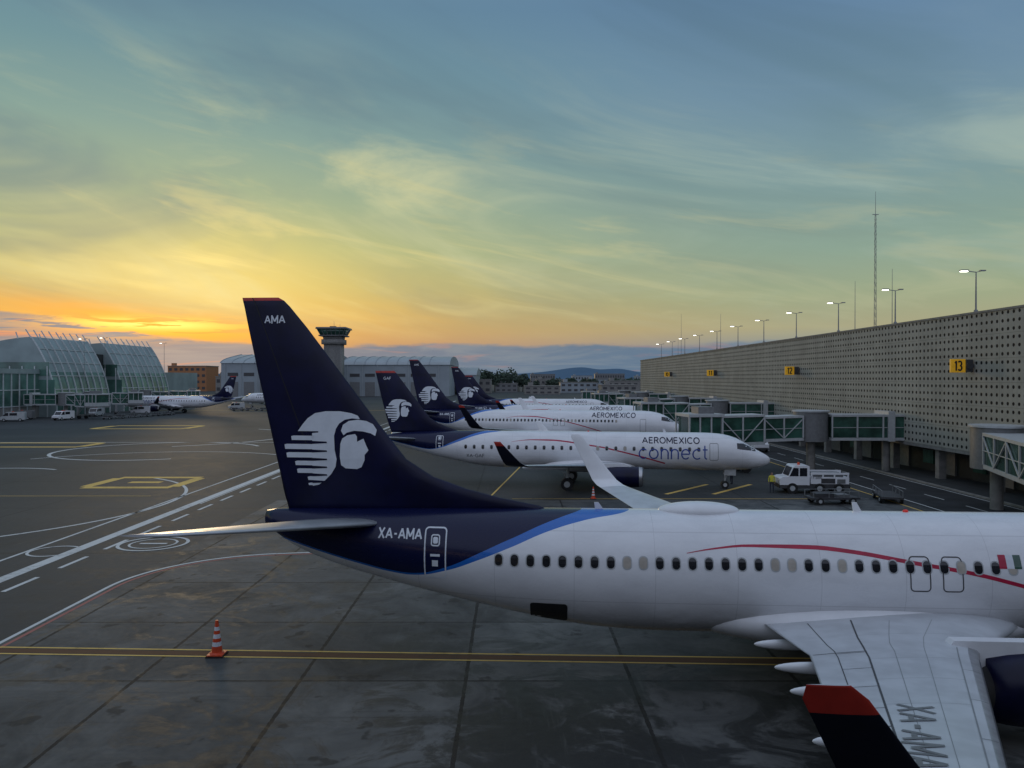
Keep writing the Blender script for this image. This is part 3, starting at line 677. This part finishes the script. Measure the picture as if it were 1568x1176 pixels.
def bridge(y,rx=32.5,cx=19.5,cy=None,zs=(3.3,6.0),wx=41,sgn=1):
    e=empty('jet_bridge'); cy=cy if cy is not None else y-1
    b=MB(['lgrey','gglass','mgrey','concrete','dgrey','black','steel','white'])
    tunnel(b,(wx+.5*sgn,y),(rx+1.6*sgn,y),zs[0],zs[1],zs[0],zs[1],w=3.0,truss=False)
    b.cyl((rx,y,zs[0]-.15),(rx,y,zs[1]+.25),1.75,1.75,'mgrey',20); b.cyl((rx,y,zs[1]+.25),(rx,y,zs[1]+.4),1.9,1.9,'lgrey',20)
    b.cyl((rx,y,0),(rx,y,zs[0]-.15),.45,.45,'concrete',16); b.cyl((wx-1.2*sgn,y,0),(wx-1.2*sgn,y,zs[0]),.4,.4,'concrete',16)
    b.box(wx-1.7*sgn if sgn>0 else wx+1.0,wx-1.0*sgn if sgn>0 else wx+1.7,y-1.62,y+1.62,zs[0]-.1,zs[1]+.35,'lgrey')
    d=Vector((cx-rx,cy-y)); L=d.length; d/=L; mid=Vector((rx,y))+d*L*.55
    tunnel(b,(rx+d.x*1.5,y+d.y*1.5),(mid.x,mid.y),zs[0],zs[1]-.1,zs[0]-.1,zs[1]-.2,w=2.6)
    tunnel(b,(mid.x,mid.y),(cx,cy),zs[0]-.35,zs[1]+.05,zs[0]-.45,zs[1]-.05,w=3.0)
    ang=math.atan2(d.y,d.x); b.m=Matrix.Translation((cx,cy,0))@Matrix.Rotation(ang,4,'Z')
    z0=zs[0]-.5; z1=zs[1]+.15
    b.box(-.2,3.6,-2,2,z0,z0+.35,'mgrey'); b.box(-.2,3.6,-2.05,2.05,z1-.3,z1,'lgrey'); 
    for x in (-.1,1.1,2.3,3.45):
        for yy in (-1.9,1.9): b.box(x,x+.14,yy-.07,yy+.07,z0+.35,z1-.3,'lgrey')
    b.box(-.05,3.45,-1.85,1.85,z0+.35,z0+1.2,'lgrey'); b.box(.1,3.3,-1.78,1.78,z0+1.2,z1-.3,'gglass')
    b.box(.5,2.2,-1,1,z1,z1+.7,'mgrey')
    x=-3.0
    b.box(x-.25,x+.25,-1.5,-1.15,1.0,z0+.1,'steel'); b.box(x-.25,x+.25,1.15,1.5,1.0,z0+.1,'steel'); b.box(x-.35,x+.35,-1.7,1.7,.75,1.1,'mgrey')
    for yy in (-1.0,1.0): b.cyl((x,yy-.2,.5),(x,yy+.2,.5),.5,.5,'black',18)
    for i in range(9): b.box(.3+i*.32-3.2,.6+i*.32-3.2,-3.2,-2.2,.3+i*.3,.36+i*.3,'steel')
    b.beam((-2.9,-2.2,.3),(.0,-2.2,3.0),.08,'steel'); b.beam((-2.9,-3.2,.3),(.0,-3.2,3.0),.08,'steel'); b.beam((-2.9,-3.2,1.3),(.0,-3.2,4.0),.05,'steel')
    b.m=Matrix.Identity(4); b.obj('bridge_structure',e)
    return e
bridge(82,31.8,21.2,80.5)
bridge(57.5,36.2,28.5,32,zs=(3.2,5.9))
bridge(122,32.5,23.0,120.5); bridge(152,33,24.5,150); bridge(196,33,24,195); bridge(226,33,24,226)
bridge(205,-112,-104,209,wx=-119,sgn=-1); bridge(236,-112,-101,240,wx=-119,sgn=-1); bridge(190,-110,-102,187,wx=-119,sgn=-1)
# ------------------------------------------------------------------ left glass terminal
def sail(name,y0,y1,X=-116.5,H=20.5):
    e=empty(name); b=MB(['gglass2','panel','winter','rib','lgrey'])
    prof=[]; 
    for i in range(17):
        t=i/16; prof.append((X-6.5*t**2.2,H*t))
    prof2=[(X-6.5-32*(i/10),H-8.5*(i/10)**1.5) for i in range(1,11)]
    def skin(pts,k0,k1,lim):
        for i in range(len(pts)-1):
            k=k0 if pts[i][1]<lim else k1
            b.add([(pts[i][0],y0,pts[i][1]),(pts[i][0],y1,pts[i][1]),(pts[i+1][0],y1,pts[i+1][1]),(pts[i+1][0],y0,pts[i+1][1])],[(0,1,2,3)],k,False)
    skin(prof,'gglass2','panel',10.5); skin([prof[-1]]+prof2,'panel','panel',0)
    allp=prof+prof2; poly=allp+[(allp[-1][0],0)]
    for y in (y0,y1): b.add([(x,y,z) for x,z in poly],[tuple(range(len(poly)))],'panel' )
    b.box(allp[-1][0]+.5,X-.4,y0-.12,y0-.02,5,9.5,'gglass2'); b.box(allp[-1][0]+.5,X-1.8,y0-.12,y0-.02,10.5,14,'gglass2')
    x=allp[-1][0]+1
    while x<X-2: b.box(x,x+.25,y0-.3,y0-.12,0,13,'rib'); x+=3.2
    n=round((y1-y0)/3.4)
    for j in range(n+1):
        y=y0+(y1-y0)*j/n
        for i in range(16):
            b.beam((prof[i][0]+.15,y,prof[i][1]),(prof[i+1][0]+.15,y,prof[i+1][1]),.18,'rib',.3)
        b.beam((prof[-1][0]+.1,y,prof[-1][1]-.3),(prof[-1][0]-1.3,y,prof[-1][1]+1.9),.14,'rib',.25)
        if j%3==0:
            for i in range(1,10,2):
                x,z=prof2[i-1]; b.beam((x,y,z-.3),(x-.6,y,z+1.5),.14,'rib',.25)
    for z in (3.6,7,10.5,14,17.5):
        t=z/H; b.box(X-6.5*t**2.2+.02,X-6.5*t**2.2+.2,y0,y1,z-.1,z+.1,'rib')
    b.obj('curved_glass_facade',e,recalc=False); return e
sail('glass_terminal_hall',197,223); sail('glass_terminal_hall',231,262)
e=empty('glass_terminal_wing'); b=MB(['gglass2','lgrey','panel','winter','concrete','rib'])
b.box(-150,-121,150,197,0,3,'concrete'); b.box(-150,-121,150,197,3,11,'gglass2'); b.box(-150.2,-120.7,149.8,197.1,11,12.2,'panel')
b.box(-150,-122.5,223,231,0,17,'winter')
b.box(-150,-122.5,262,300,0,12,'panel')
y=150
while y<197: b.box(-121,-120.8,y,y+.25,0,11,'rib'); y+=3
for z in (3,7): b.box(-121.0,-120.78,150,197,z-.1,z+.1,'rib')
x=-150
while x<-121: b.box(x,x+.2,149.75,149.95,0,11,'rib'); x+=3
b.obj('annex',e)
for x,y,z in ((-111,200,20),(-113,214,21),(-111,246,21)): lamp('apron_lamp',x,y,0,z)
# ------------------------------------------------------------------ hangars, tower, other buildings
def hangar(name,x0,x1,y0,y1,zw,zr,kind='barrel'):
    e=empty(name); b=MB(['hangar','hangroof','mgrey','dgrey'])
    b.box(x0,x1,y0,y1,0,zw,'hangar'); n=12
    yc=(y0+y1)/2; hw=(y1-y0)/2
    pts=[(yc-hw*math.cos(math.pi*i/n)*1.02, zw+.02+(zr-zw)*(math.sin(math.pi*i/n) if kind=='barrel' else 1-abs(1-2*i/n))) for i in range(n+1)]
    vs=[(x0-.5,y,z) for y,z in pts]+[(x1+.5,y,z) for y,z in pts]; m=n+1
    b.add(vs,[(i,i+1,m+i+1,m+i) for i in range(n)],'hangroof',False); b.add(vs,[tuple(range(m)),tuple(range(2*m-1,m-1,-1))],'hangar')
    x=x0+2
    while x<x1-2:
        b.box(x,x+.35,y0-.3,y0,0,zw,'hangroof')
        if x+9<x1: b.box(x+1.5,x+7,y0-.15,y0-.02,0,zw*.45,'mgrey'); b.box(x+1.5,x+7,y0-.12,y0-.02,zw*.62,zw*.72,'dgrey')
        x+=8.5
    for i in range(int((x1-x0)/6)):
        x=x0+i*6
        for j in range(1,n//2+1): b.beam((x,pts[j-1][0],pts[j-1][1]+.08),(x,pts[j][0],pts[j][1]+.08),.3,'hangar')
    b.obj('hangar_shell',e,recalc=False)
hangar('aircraft_hangar',-94,-35,430,500,17.5,23,'barrel')
hangar('aircraft_hangar',-154,-97,408,470,18,23.5,'gable')
hangar('maintenance_hangar',-33,-22,470,530,12,17,'gable')
e=empty('control_tower'); b=MB(['concrete','gglass','lgrey','dgrey','steel','mgrey']); X,Y=-90,390
def sqr(z,w): return [(X-w,Y-w,z),(X+w,Y-w,z),(X+w,Y+w,z),(X-w,Y+w,z)]
b.rings([sqr(0,4.2),sqr(27,4.2)],'concrete'); 
for i in range(12): b.box(X-4.0+i*.7,X-3.75+i*.7,Y-4.35,Y-4.22,6,26,'mgrey')
b.rings([sqr(27.02,5.2),sqr(29.5,5.2)],'concrete'); b.rings([sqr(29.5,4.4),sqr(31,4.6)],'concrete'); b.rings([sqr(31,6.2),sqr(31.6,6.5)],'mgrey')
b.rings([sqr(31.6,5.6),sqr(34.6,7.0)],'gglass'); b.rings([sqr(34.6,7.6),sqr(35.5,7.4)],'mgrey')
for i in range(7):
    t=i/6; b.beam((X-5.6+11.2*t,Y-5.65,31.6),(X-7+14*t,Y-7.05,34.6),.2,'mgrey')
b.cyl((X,Y,35.5),(X,Y,39),.1,.05,'steel',6); b.cyl((X+3,Y,35.5),(X+3,Y,37.5),.08,.05,'steel',6); b.box(X-2,X+1,Y-1,Y+1,35.5,36.3,'dgrey')
b.obj('tower_structure',e)
def block(name,x0,x1,y,d,z,k,rows,cols,kw='dgrey'):
    e=empty(name); b=MB([k,kw,'lgrey']); b.box(x0,x1,y,y+d,0,z,k); b.box(x0-.3,x1+.3,y-.3,y+d+.3,z,z+.5,'concrete')
    for r in range(rows):
        for c in range(cols):
            xx=x0+(x1-x0)*(c+.2)/cols; ww=(x1-x0)/cols*.55; zz=z*(r+.3)/rows
            b.box(xx,xx+ww,y-.12,y-.02,zz,zz+z/rows*.42,kw)
    b.box(x0+2,x0+5,y+2,y+5,z+.5,z+2.5,k); b.obj('building_shell',e)
block('orange_office_building',-268,-238,600,25,19.5,'orangeb',4,7)
block('low_service_building',-300,-272,560,20,12,'concrete',2,8)
for (x0,x1,y,z,k) in ((-28,-14,520,9,'concrete'),(-12,4,560,6,'mgrey'),(8,30,480,5,'concrete'),(34,60,540,7,'hangar'),(50,70,430,6,'concrete'),(64,90,520,8,'concrete'),(96,120,560,7,'mgrey'),(-200,-160,520,11,'concrete'),(-232,-204,640,16,'mgrey'),(20,44,640,9,'concrete'),(-60,-20,640,12,'concrete'),(70,110,720,9,'hangar'),(-10,14,1100,15,'hangar'),(30,70,1250,17,'mgrey'),(90,120,1150,14,'hangar'),(140,190,1300,18,'mgrey'),(200,240,1250,14,'hangar')):
    block('distant_airport_building',x0,x1,y,16,z,k,2,max(3,int((x1-x0)/4)))
# ------------------------------------------------------------------ trees
M['leaf']=simple('dark_foliage',(0.03,0.05,0.035),0.9,var=0.5,scale=.3)
M['leaf2']=simple('light_foliage',(0.05,0.075,0.05),0.9,var=0.4,scale=.3)
M['bark']=simple('bark',(0.06,0.045,0.035),0.9)
def treeband(name,x0,x1,y0,y1,hmin,hmax,n):
    b=MB(['leaf','leaf2','bark'])
    for t in range(n):
        x=random.uniform(x0,x1); y=random.uniform(y0,y1); h=random.uniform(hmin,hmax); r=h*random.uniform(.3,.5)
        b.cyl((x,y,0),(x,y,h*.6),.35,.15,'bark',5,False)
        for c in range(5):
            cx=x+random.uniform(-r,r)*.6; cz=h*random.uniform(.5,.85); cr=r*random.uniform(.4,.65)
            for q in range(26):
                v=Vector((random.gauss(0,1),random.gauss(0,1),random.gauss(0,1))).normalized()*cr*random.uniform(.5,1.05)
                p=Vector((cx,y,cz))+v; s_=random.uniform(.5,1.1); a=Vector((random.uniform(-1,1),random.uniform(-1,1),random.uniform(-1,1))).normalized()*s_; c2=a.orthogonal().normalized()*s_
                b.add([tuple(p+a),tuple(p+c2),tuple(p-a),tuple(p-c2)],[(0,1,2,3)],'leaf' if v.z<0.1*cr or random.random()<.4 else 'leaf2')
    b.obj(name,recalc=False)
treeband('distant_tree_row',-36,10,560,600,11,18,26); treeband('distant_tree_row',10,190,600,740,7,11,110)
treeband('distant_tree_row',-330,-150,680,760,11,17,50); treeband('distant_tree_row',160,420,700,800,10,14,40)
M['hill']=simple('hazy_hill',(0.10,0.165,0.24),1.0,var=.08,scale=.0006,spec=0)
b=MB(['hill']); n=400; vs=[]; 
rnd=[random.random() for _ in range(400)]
def fr(t):
    s_=0
    for o,(f,a) in enumerate(((11,1),(27,.5),(61,.25),(137,.12))):
        q=t*f; i=int(q); u=q-i; u=u*u*(3-2*u); s_+=a*(rnd[(i+o*50)%400]*(1-u)+rnd[(i+1+o*50)%400]*u)
    return s_
for i in range(n+1):
    x=-12000+24000*i/n; t=i/n
    px=x/12000
    h=45+95*fr(t)*(.35+.75*math.exp(-((px-.095)/.08)**2)+.5*math.exp(-((px+.55)/.2)**2))+75*math.exp(-((px-.085)/.035)**2)+45*math.exp(-((px-.14)/.02)**2)
    vs+=[(x,11000,-1),(x,12000,h+5)]
for i in range(n+1): vs.append((-12000+24000*i/n,14000,-1))
fs=[(2*i,2*i+2,2*i+3,2*i+1) for i in range(n)]+[(2*i+1,2*i+3,2*(n+1)+i+1,2*(n+1)+i) for i in range(n)]
b.add(vs,fs,'hill',True); b.obj('hills',recalc=False)
# ------------------------------------------------------------------ apron equipment
def cone(loc,s=1.0):
    e=empty('traffic_cone',loc,0,s); b=MB(['black','orange','dwhite'])
    b.box(-.3,.3,-.3,.3,0,.05,'black'); b.box(-.27,.27,-.27,.27,.05,.09,'orange')
    r=lambda z:.205-.15*z/1.2; zs=[.09,.35,.5,.62,.77,.89,1.02,1.12,1.24]
    ks=['orange','dwhite','orange','dwhite','orange','dwhite','orange','orange']
    for i in range(8):
        b.cyl((0,0,zs[i]),(0,0,zs[i+1]),r(zs[i]),r(zs[i+1]),ks[i],20,cap=(i==7))
    b.cyl((0,0,.09),(0,0,.14),.25,.21,'orange',20); b.obj('cone_body',e)
cone((-10.4,27.1,0)); cone((6.6,62.5,0),.8); cone((24,100,0),.8)
def wheels(b,pts,r=.42,w=.28):
    for x,y in pts:
        b.cyl((x,y-w/2,r),(x,y+w/2,r),r,r,'black',20); b.cyl((x,y-w/2-.015,r),(x,y+w/2+.015,r),r*.5,r*.5,'lgrey',12)
def tug(loc,rz):
    e=empty('ground_support_truck',loc,rz,1.05); b=MB(['white','glassd','black','dgrey','mgrey','lgrey','orange','lamp'])
    b.box(-2.75,2.75,-.95,.95,.42,.8,'dgrey')
    b.prism([(-2.75,.7),(-2.75,1.2),(-2.5,1.32),(-2.05,1.36),(-1.7,2.15),(-1.55,2.25),(-.45,2.25),(-.4,2.2),(-.4,.7)],-.98,.98,'white')
    b.prism([(-1.98,1.42),(-1.68,2.08),(-1.28,2.08),(-1.28,1.42)],-1.0,1.0,'glassd'); b.prism([(-1.18,1.42),(-1.18,2.08),(-.6,2.08),(-.6,1.42)],-1.0,1.0,'glassd')
    b.add([(-2.04,-.8,1.42),(-2.04,.8,1.42),(-1.76,.8,2.1),(-1.76,-.8,2.1)],[(0,1,2,3)],'glassd')
    b.box(-.3,2.7,-1.0,1.0,.8,1.35,'white'); b.box(-.3,2.7,-1.0,-.9,1.55,1.72,'white'); b.box(-.3,2.7,.9,1.0,1.55,1.72,'white')
    for x in (-.3,.6,1.5,2.56): 
        for y in (-1,.9): b.box(x,x+.12,y,y+.1,1.35,1.55,'white')
    b.box(0,2.3,-.8,.8,1.35,1.62,'mgrey'); b.box(.5,1.6,-1.02,-1.0,.85,1.25,'dgrey'); b.box(1.75,2.4,-1.02,-1.0,.85,1.2,'mgrey')
    b.cyl((-1.0,0,2.25),(-1.0,0,2.45),.12,.09,'orange',12); b.box(-2.8,-2.7,-.9,.9,.45,.72,'black'); b.box(2.7,2.82,-.9,.9,.45,.7,'black')
    b.box(-2.77,-2.74,-.8,-.5,.85,1.05,'lgrey'); b.box(-2.77,-2.74,.5,.8,.85,1.05,'lgrey')
    wheels(b,[(-1.75,-.85),(-1.75,.85),(.4,-.85),(.4,.85),(1.9,-.85),(1.9,.85)],.43,.3)
    b.obj('truck_body',e,bevel=.03)
    bm=text_bm('TT-6001',.8,.16,.14); me=bpy.data.meshes.new('number')
    for v in bm.verts: v.co=Vector((v.co.x+.1,-1.03-v.co.z,v.co.y+1.30))
    bm.to_mesh(me); bm.free(); me.materials.append(M['dgrey']); o=bpy.data.objects.new('fleet_number',me); scene.collection.objects.link(o); o.parent=e
tug((25.7,66.2,0),R(-4))
def cart(loc,rz,name='equipment_cart',k='dgrey',load=True):
    e=empty(name,loc,rz); b=MB([k,'black','steel','dgrey','mgrey','lgrey'])
    b.box(-1.9,1.9,-.8,.8,.4,.55,k); wheels(b,[(-1.3,-.75),(-1.3,.75),(1.3,-.75),(1.3,.75)],.28,.18)
    for x in (-1.85,-.6,.6,1.8):
        for y in (-.76,.72): b.box(x,x+.05,y,y+.05,.55,1.0,'steel')
    for y in (-.76,.72): b.box(-1.85,1.85,y,y+.05,1.0,1.05,'steel')
    if load: b.box(-1.5,-.1,-.6,.5,.55,.85,'dgrey'); b.box(.2,1.2,-.5,.6,.55,.75,'mgrey')
    b.beam((1.9,0,.45),(3.0,0,.3),.08,'steel')
    b.obj('cart_frame',e)
cart((25.0,60.2,0),R(4)); cart((30.0,61.5,0),R(75),load=False); cart((20.5,84,0),R(20)); cart((10,97,0),0); cart((14,97,0),0)
for i in range(6): cart((-97+i*1.0,186+i*4.2,0),R(80+i*3),k='mgrey')
for i in range(4): cart((-84+4.3*i,236,0),R(3),k='mgrey')
def van(loc,rz,k='white',name='airport_van'):
    e=empty(name,loc,rz); b=MB([k,'glassd','black','dgrey','lgrey','orange'])
    b.prism([(-2.5,.4),(-2.5,1.1),(-1.9,1.25),(-1.3,2.05),(-1.1,2.15),(2.4,2.15),(2.5,2.0),(2.5,.4)],-.95,.95,k)
    b.prism([(-1.8,1.3),(-1.28,1.98),(-.7,1.98),(-.7,1.3)],-.97,.97,'glassd'); b.box(-.5,1.0,-.97,.97,1.35,1.95,'glassd'); b.add([(-1.93,-.8,1.3),(-1.93,.8,1.3),(-1.38,.8,2.0),(-1.38,-.8,2.0)],[(0,1,2,3)],'glassd')
    b.box(-2.55,-2.45,-.9,.9,.4,.65,'dgrey'); b.box(-.2,.2,-.3,.3,2.15,2.27,'orange'); wheels(b,[(-1.6,-.85),(-1.6,.85),(1.6,-.85),(1.6,.85)],.36,.22)
    b.obj('van_body',e,bevel=.03)
for (x,y,r,k) in ((-106,182,80,'white'),(-114,176,20,'lgrey'),(-108,200,95,'lgrey'),(-117,184,10,'mgrey'),(-103,214,10,'white'),(-118,170,5,'white'),(-96,300,0,'white'),(-88,246,20,'lgrey'),(-70,300,15,'white'),(33,104,88,'white'),(35.8,132,92,'lgrey'),(33,170,88,'white'),(12,160,10,'white'),(5,250,10,'white'),(22,245,30,'mgrey'),(-10,260,5,'white'),(30,290,15,'white'),(48,300,15,'lgrey'),(40,330,0,'white')):
    van((x,y,0),R(r),k)
def worker(loc,rz):
    J=[(0,0,.95),(0,0,1.2),(0,0,1.42),(0,0,1.53),(0,0.02,1.66),(0,0.01,1.76),
       (.19,0,1.40),(.25,.02,1.13),(.24,.12,.90),(.24,.15,.82),(-.19,0,1.40),(-.26,-.02,1.13),(-.25,.06,.88),(-.25,.08,.80),
       (.10,0,.88),(.12,.04,.48),(.12,-.02,.09),(.12,.15,.04),(-.10,0,.88),(-.12,.0,.48),(-.12,-.1,.09),(-.12,.06,.04)]
    E=[(0,1),(1,2),(2,3),(3,4),(4,5),(2,6),(6,7),(7,8),(8,9),(2,10),(10,11),(11,12),(12,13),(0,14),(14,15),(15,16),(16,17),(0,18),(18,19),(19,20),(20,21)]
    Rr=[.15,.14,.16,.06,.095,.07,.075,.055,.04,.035,.075,.055,.04,.035,.10,.07,.045,.04,.10,.07,.045,.04]
    me=bpy.data.meshes.new('tmp'); me.from_pydata(J,E,[]); ob=bpy.data.objects.new('tmp',me); scene.collection.objects.link(ob)
    md=ob.modifiers.new('s','SKIN'); 
    for i,r in enumerate(Rr): me.skin_vertices[0].data[i].radius=(r,r*.8); 
    me.skin_vertices[0].data[0].use_root=True
    sb=ob.modifiers.new('ss','SUBSURF'); sb.levels=2; sb.render_levels=2
    bpy.context.view_layer.update(); m2=bpy.data.meshes.new_from_object(ob.evaluated_get(bpy.context.evaluated_depsgraph_get())); bpy.data.objects.remove(ob)
    for k in ('cloth','hiviz','skin','black'): m2.materials.append(M[k])
    for p in m2.polygons:
        c=p.center; p.use_smooth=True
        p.material_index=2 if (c.z>1.5 and c.z<1.72) or (abs(c.x)>.2 and c.z<.9) else (3 if c.z>=1.72 or c.z<.09 else (1 if c.z>.95 else 0))
    e=empty('ground_worker',loc,rz); o=bpy.data.objects.new('body',m2); scene.collection.objects.link(o); o.parent=e
worker((20.3,71.2,0),R(30)); worker((22.2,65.8,0),R(160))
# ------------------------------------------------------------------ world
w=bpy.data.worlds.new('World'); scene.world=w; w.use_nodes=True; nt=w.node_tree; nt.nodes.clear(); n=N(nt)
tc=n.new('ShaderNodeTexCoord'); o=n.sep(tc.outputs['Generated']); x,y,z=o[0],o[1],o[2]
az=n.m('ARCTAN2',x,y); zp=n.m('MAXIMUM',z,0.0)
def S(y,r): return (580-y)/r
top=[(.60,lin(126,151,176)),(.85,lin(172,188,212)),(1.0,lin(180,194,217))]  # overhead sky, out of view, brightened to light the aircraft
Rt=n.ramp(zp,[(S(560,1290),lin(100,124,148)),(S(530,1290),lin(134,144,146)),(S(500,1290),lin(166,162,130)),(S(450,1290),lin(154,166,134)),(S(380,1290),lin(138,162,146)),(S(280,1290),lin(124,152,154)),(S(150,1300),lin(110,140,162)),(S(0,1330),lin(96,128,160))]+top)
Lt=n.ramp(zp,[(S(560,1310),lin(118,128,142)),(S(520,1310),lin(200,146,92)),(S(480,1310),lin(222,172,84)),(S(430,1310),lin(200,180,104)),(S(370,1310),lin(174,180,122)),(S(300,1310),lin(152,172,138)),(S(200,1320),lin(126,158,150)),(S(100,1340),lin(106,144,152)),(S(0,1350),lin(96,132,152))]+top)
wl=n.step(az,0.42,-0.38)
col=n.mix(wl,Rt,Lt)
front=n.step(y,.15,.4)
gl=n.m('MULTIPLY',n.gauss(az,-0.385,0.17),n.gauss(zp,0.125,0.06))
col=n.mix(n.m('MULTIPLY',gl,.52),col,lin(252,224,124))
al=n.m('SUBTRACT',n.m('MULTIPLY',az,.95),n.m('MULTIPLY',zp,.22)); ac=n.m('ADD',n.m('MULTIPLY',az,.18),n.m('MULTIPLY',zp,.98))
v1=n.comb(n.m('MULTIPLY',al,2.2),n.m('MULTIPLY',ac,9.0),0.0); v2=n.comb(n.m('MULTIPLY',al,1.3),n.m('MULTIPLY',ac,5.0),7.0)
v3=n.comb(n.m('MULTIPLY',al,4.0),n.m('MULTIPLY',ac,26.0),2.0)
c1=n.noise(v1,1.0,6,.60,.9); c2=n.noise(v2,1.0,5,.58,.6); c3=n.noise(v3,1.0,4,.62,.7)
cw=n.m('MULTIPLY',n.step(zp,.035,.10),front)
dark=n.m('MULTIPLY',n.step(c2,.44,.64),cw)
darkc=n.ramp(zp,[(.05,lin(156,146,112)),(.12,lin(138,150,128)),(.25,lin(104,134,140)),(.42,lin(86,116,138))])
col=n.mix(n.m('MULTIPLY',dark,.72),col,darkc)
light=n.m('MULTIPLY',n.m('MULTIPLY',n.step(c1,.44,.70),n.step(c2,.64,.42)),n.m('MULTIPLY',cw,n.step(zp,.42,.22)))
lc=n.mix(wl,lin(166,184,172),lin(222,216,158))
col=n.mix(n.m('MULTIPLY',light,.66),col,lc)
fil=n.m('MULTIPLY',n.m('MULTIPLY',n.step(c3,.48,.70),cw),n.step(zp,.36,.14))
col=n.mix(n.m('MULTIPLY',fil,.38),col,n.mix(wl,lin(180,182,148),lin(244,222,140)))
pt=n.m('MULTIPLY',n.m('MULTIPLY',n.gauss(az,-0.385,0.055),n.gauss(zp,0.128,0.022)),n.step(c3,.35,.65))
col=n.mix(n.m('MULTIPLY',pt,.85),col,lin(255,230,140))
lowv=n.comb(n.m('MULTIPLY',az,5.0),n.m('MULTIPLY',z,48.0),0.0); n1=n.noise(lowv,1.0,6,.62,.6); n2=n.noise(n.comb(n.m('MULTIPLY',az,9.0),n.m('MULTIPLY',z,16.0),3.0),1.0,4,.6)
edge=n.m('ADD',n.m('ADD',.043,n.m('MULTIPLY',n.step(az,-.34,-.62),.034)),n.m('MULTIPLY',n.m('SUBTRACT',n2,.5),.022))
edge=n.m('ADD',edge,n.m('MULTIPLY',n.m('SUBTRACT',n1,.5),.022))
bank=n.step(n.m('SUBTRACT',z,edge),.0030,-.0030)
bc=n.mix(n.step(n1,.42,.62),lin(88,116,142),lin(114,132,148))
pink=n.m('MULTIPLY',n.step(n.noise(lowv,1.5,4,.6,1.0),.54,.66),n.m('ADD',.22,n.m('MULTIPLY',n.step(az,-.28,-.58),.65)))
bc=n.mix(pink,bc,lin(210,134,104))
d_=n.m('SUBTRACT',z,edge)
rim=n.m('MULTIPLY',n.gauss(d_,.010,.015),n.gauss(az,-.44,.15))
col=n.mix(n.m('MULTIPLY',rim,.85),col,lin(250,162,34))
col=n.mix(n.m('MULTIPLY',bank,.95),col,bc)
# burning gaps in the cloud bank beneath the hidden sun
ns=n.noise(n.comb(n.m('MULTIPLY',az,14.0),n.m('MULTIPLY',z,150.0),9.0),1.0,4,.6,.5)
gap=n.m('MULTIPLY',n.m('MULTIPLY',n.gauss(z,.060,.012),n.gauss(az,-.44,.12)),n.step(ns,.40,.52))
col=n.mix(n.m('MULTIPLY',gap,1.0,clamp=True),col,(1.15,.48,.03,1))
core=n.m('MULTIPLY',n.m('MULTIPLY',n.gauss(z,.064,.006),n.gauss(az,-.44,.075)),n.step(ns,.42,.50))
col=n.mix(core,col,(1.5,1.0,.22,1))
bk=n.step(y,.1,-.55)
col=n.mix(bk,col,lin(180,190,212))  # sky behind the viewpoint set brighter than real dusk to light the aircraft
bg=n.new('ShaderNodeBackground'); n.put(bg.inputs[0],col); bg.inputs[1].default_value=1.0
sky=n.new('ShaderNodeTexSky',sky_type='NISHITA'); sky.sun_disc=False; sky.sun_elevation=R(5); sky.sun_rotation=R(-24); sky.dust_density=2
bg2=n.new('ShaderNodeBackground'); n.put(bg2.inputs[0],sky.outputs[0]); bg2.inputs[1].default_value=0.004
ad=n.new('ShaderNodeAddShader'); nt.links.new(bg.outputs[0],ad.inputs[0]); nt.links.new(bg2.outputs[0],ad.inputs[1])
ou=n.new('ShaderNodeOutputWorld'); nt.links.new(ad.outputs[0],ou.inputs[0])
sd=bpy.data.lights.new('sun','SUN'); sd.energy=.35; sd.angle=R(9); sd.color=(1,.72,.42)
so=bpy.data.objects.new('sun',sd); scene.collection.objects.link(so)
dirv=Vector((math.sin(R(-24))*math.cos(R(6)),math.cos(R(-24))*math.cos(R(6)),math.sin(R(6))))
so.rotation_euler=dirv.to_track_quat('Z','Y').to_euler()
cd=bpy.data.cameras.new('camera'); cd.sensor_width=36; cd.lens=36*1180/1568; cd.clip_end=60000; cd.clip_start=.1
co=bpy.data.objects.new('camera',cd); scene.collection.objects.link(co); co.location=(0,0,9.75); co.rotation_euler=(R(90-.39),0,0)
scene.camera=co
scene.view_settings.view_transform='Standard'; scene.view_settings.look='None'; scene.view_settings.exposure=0
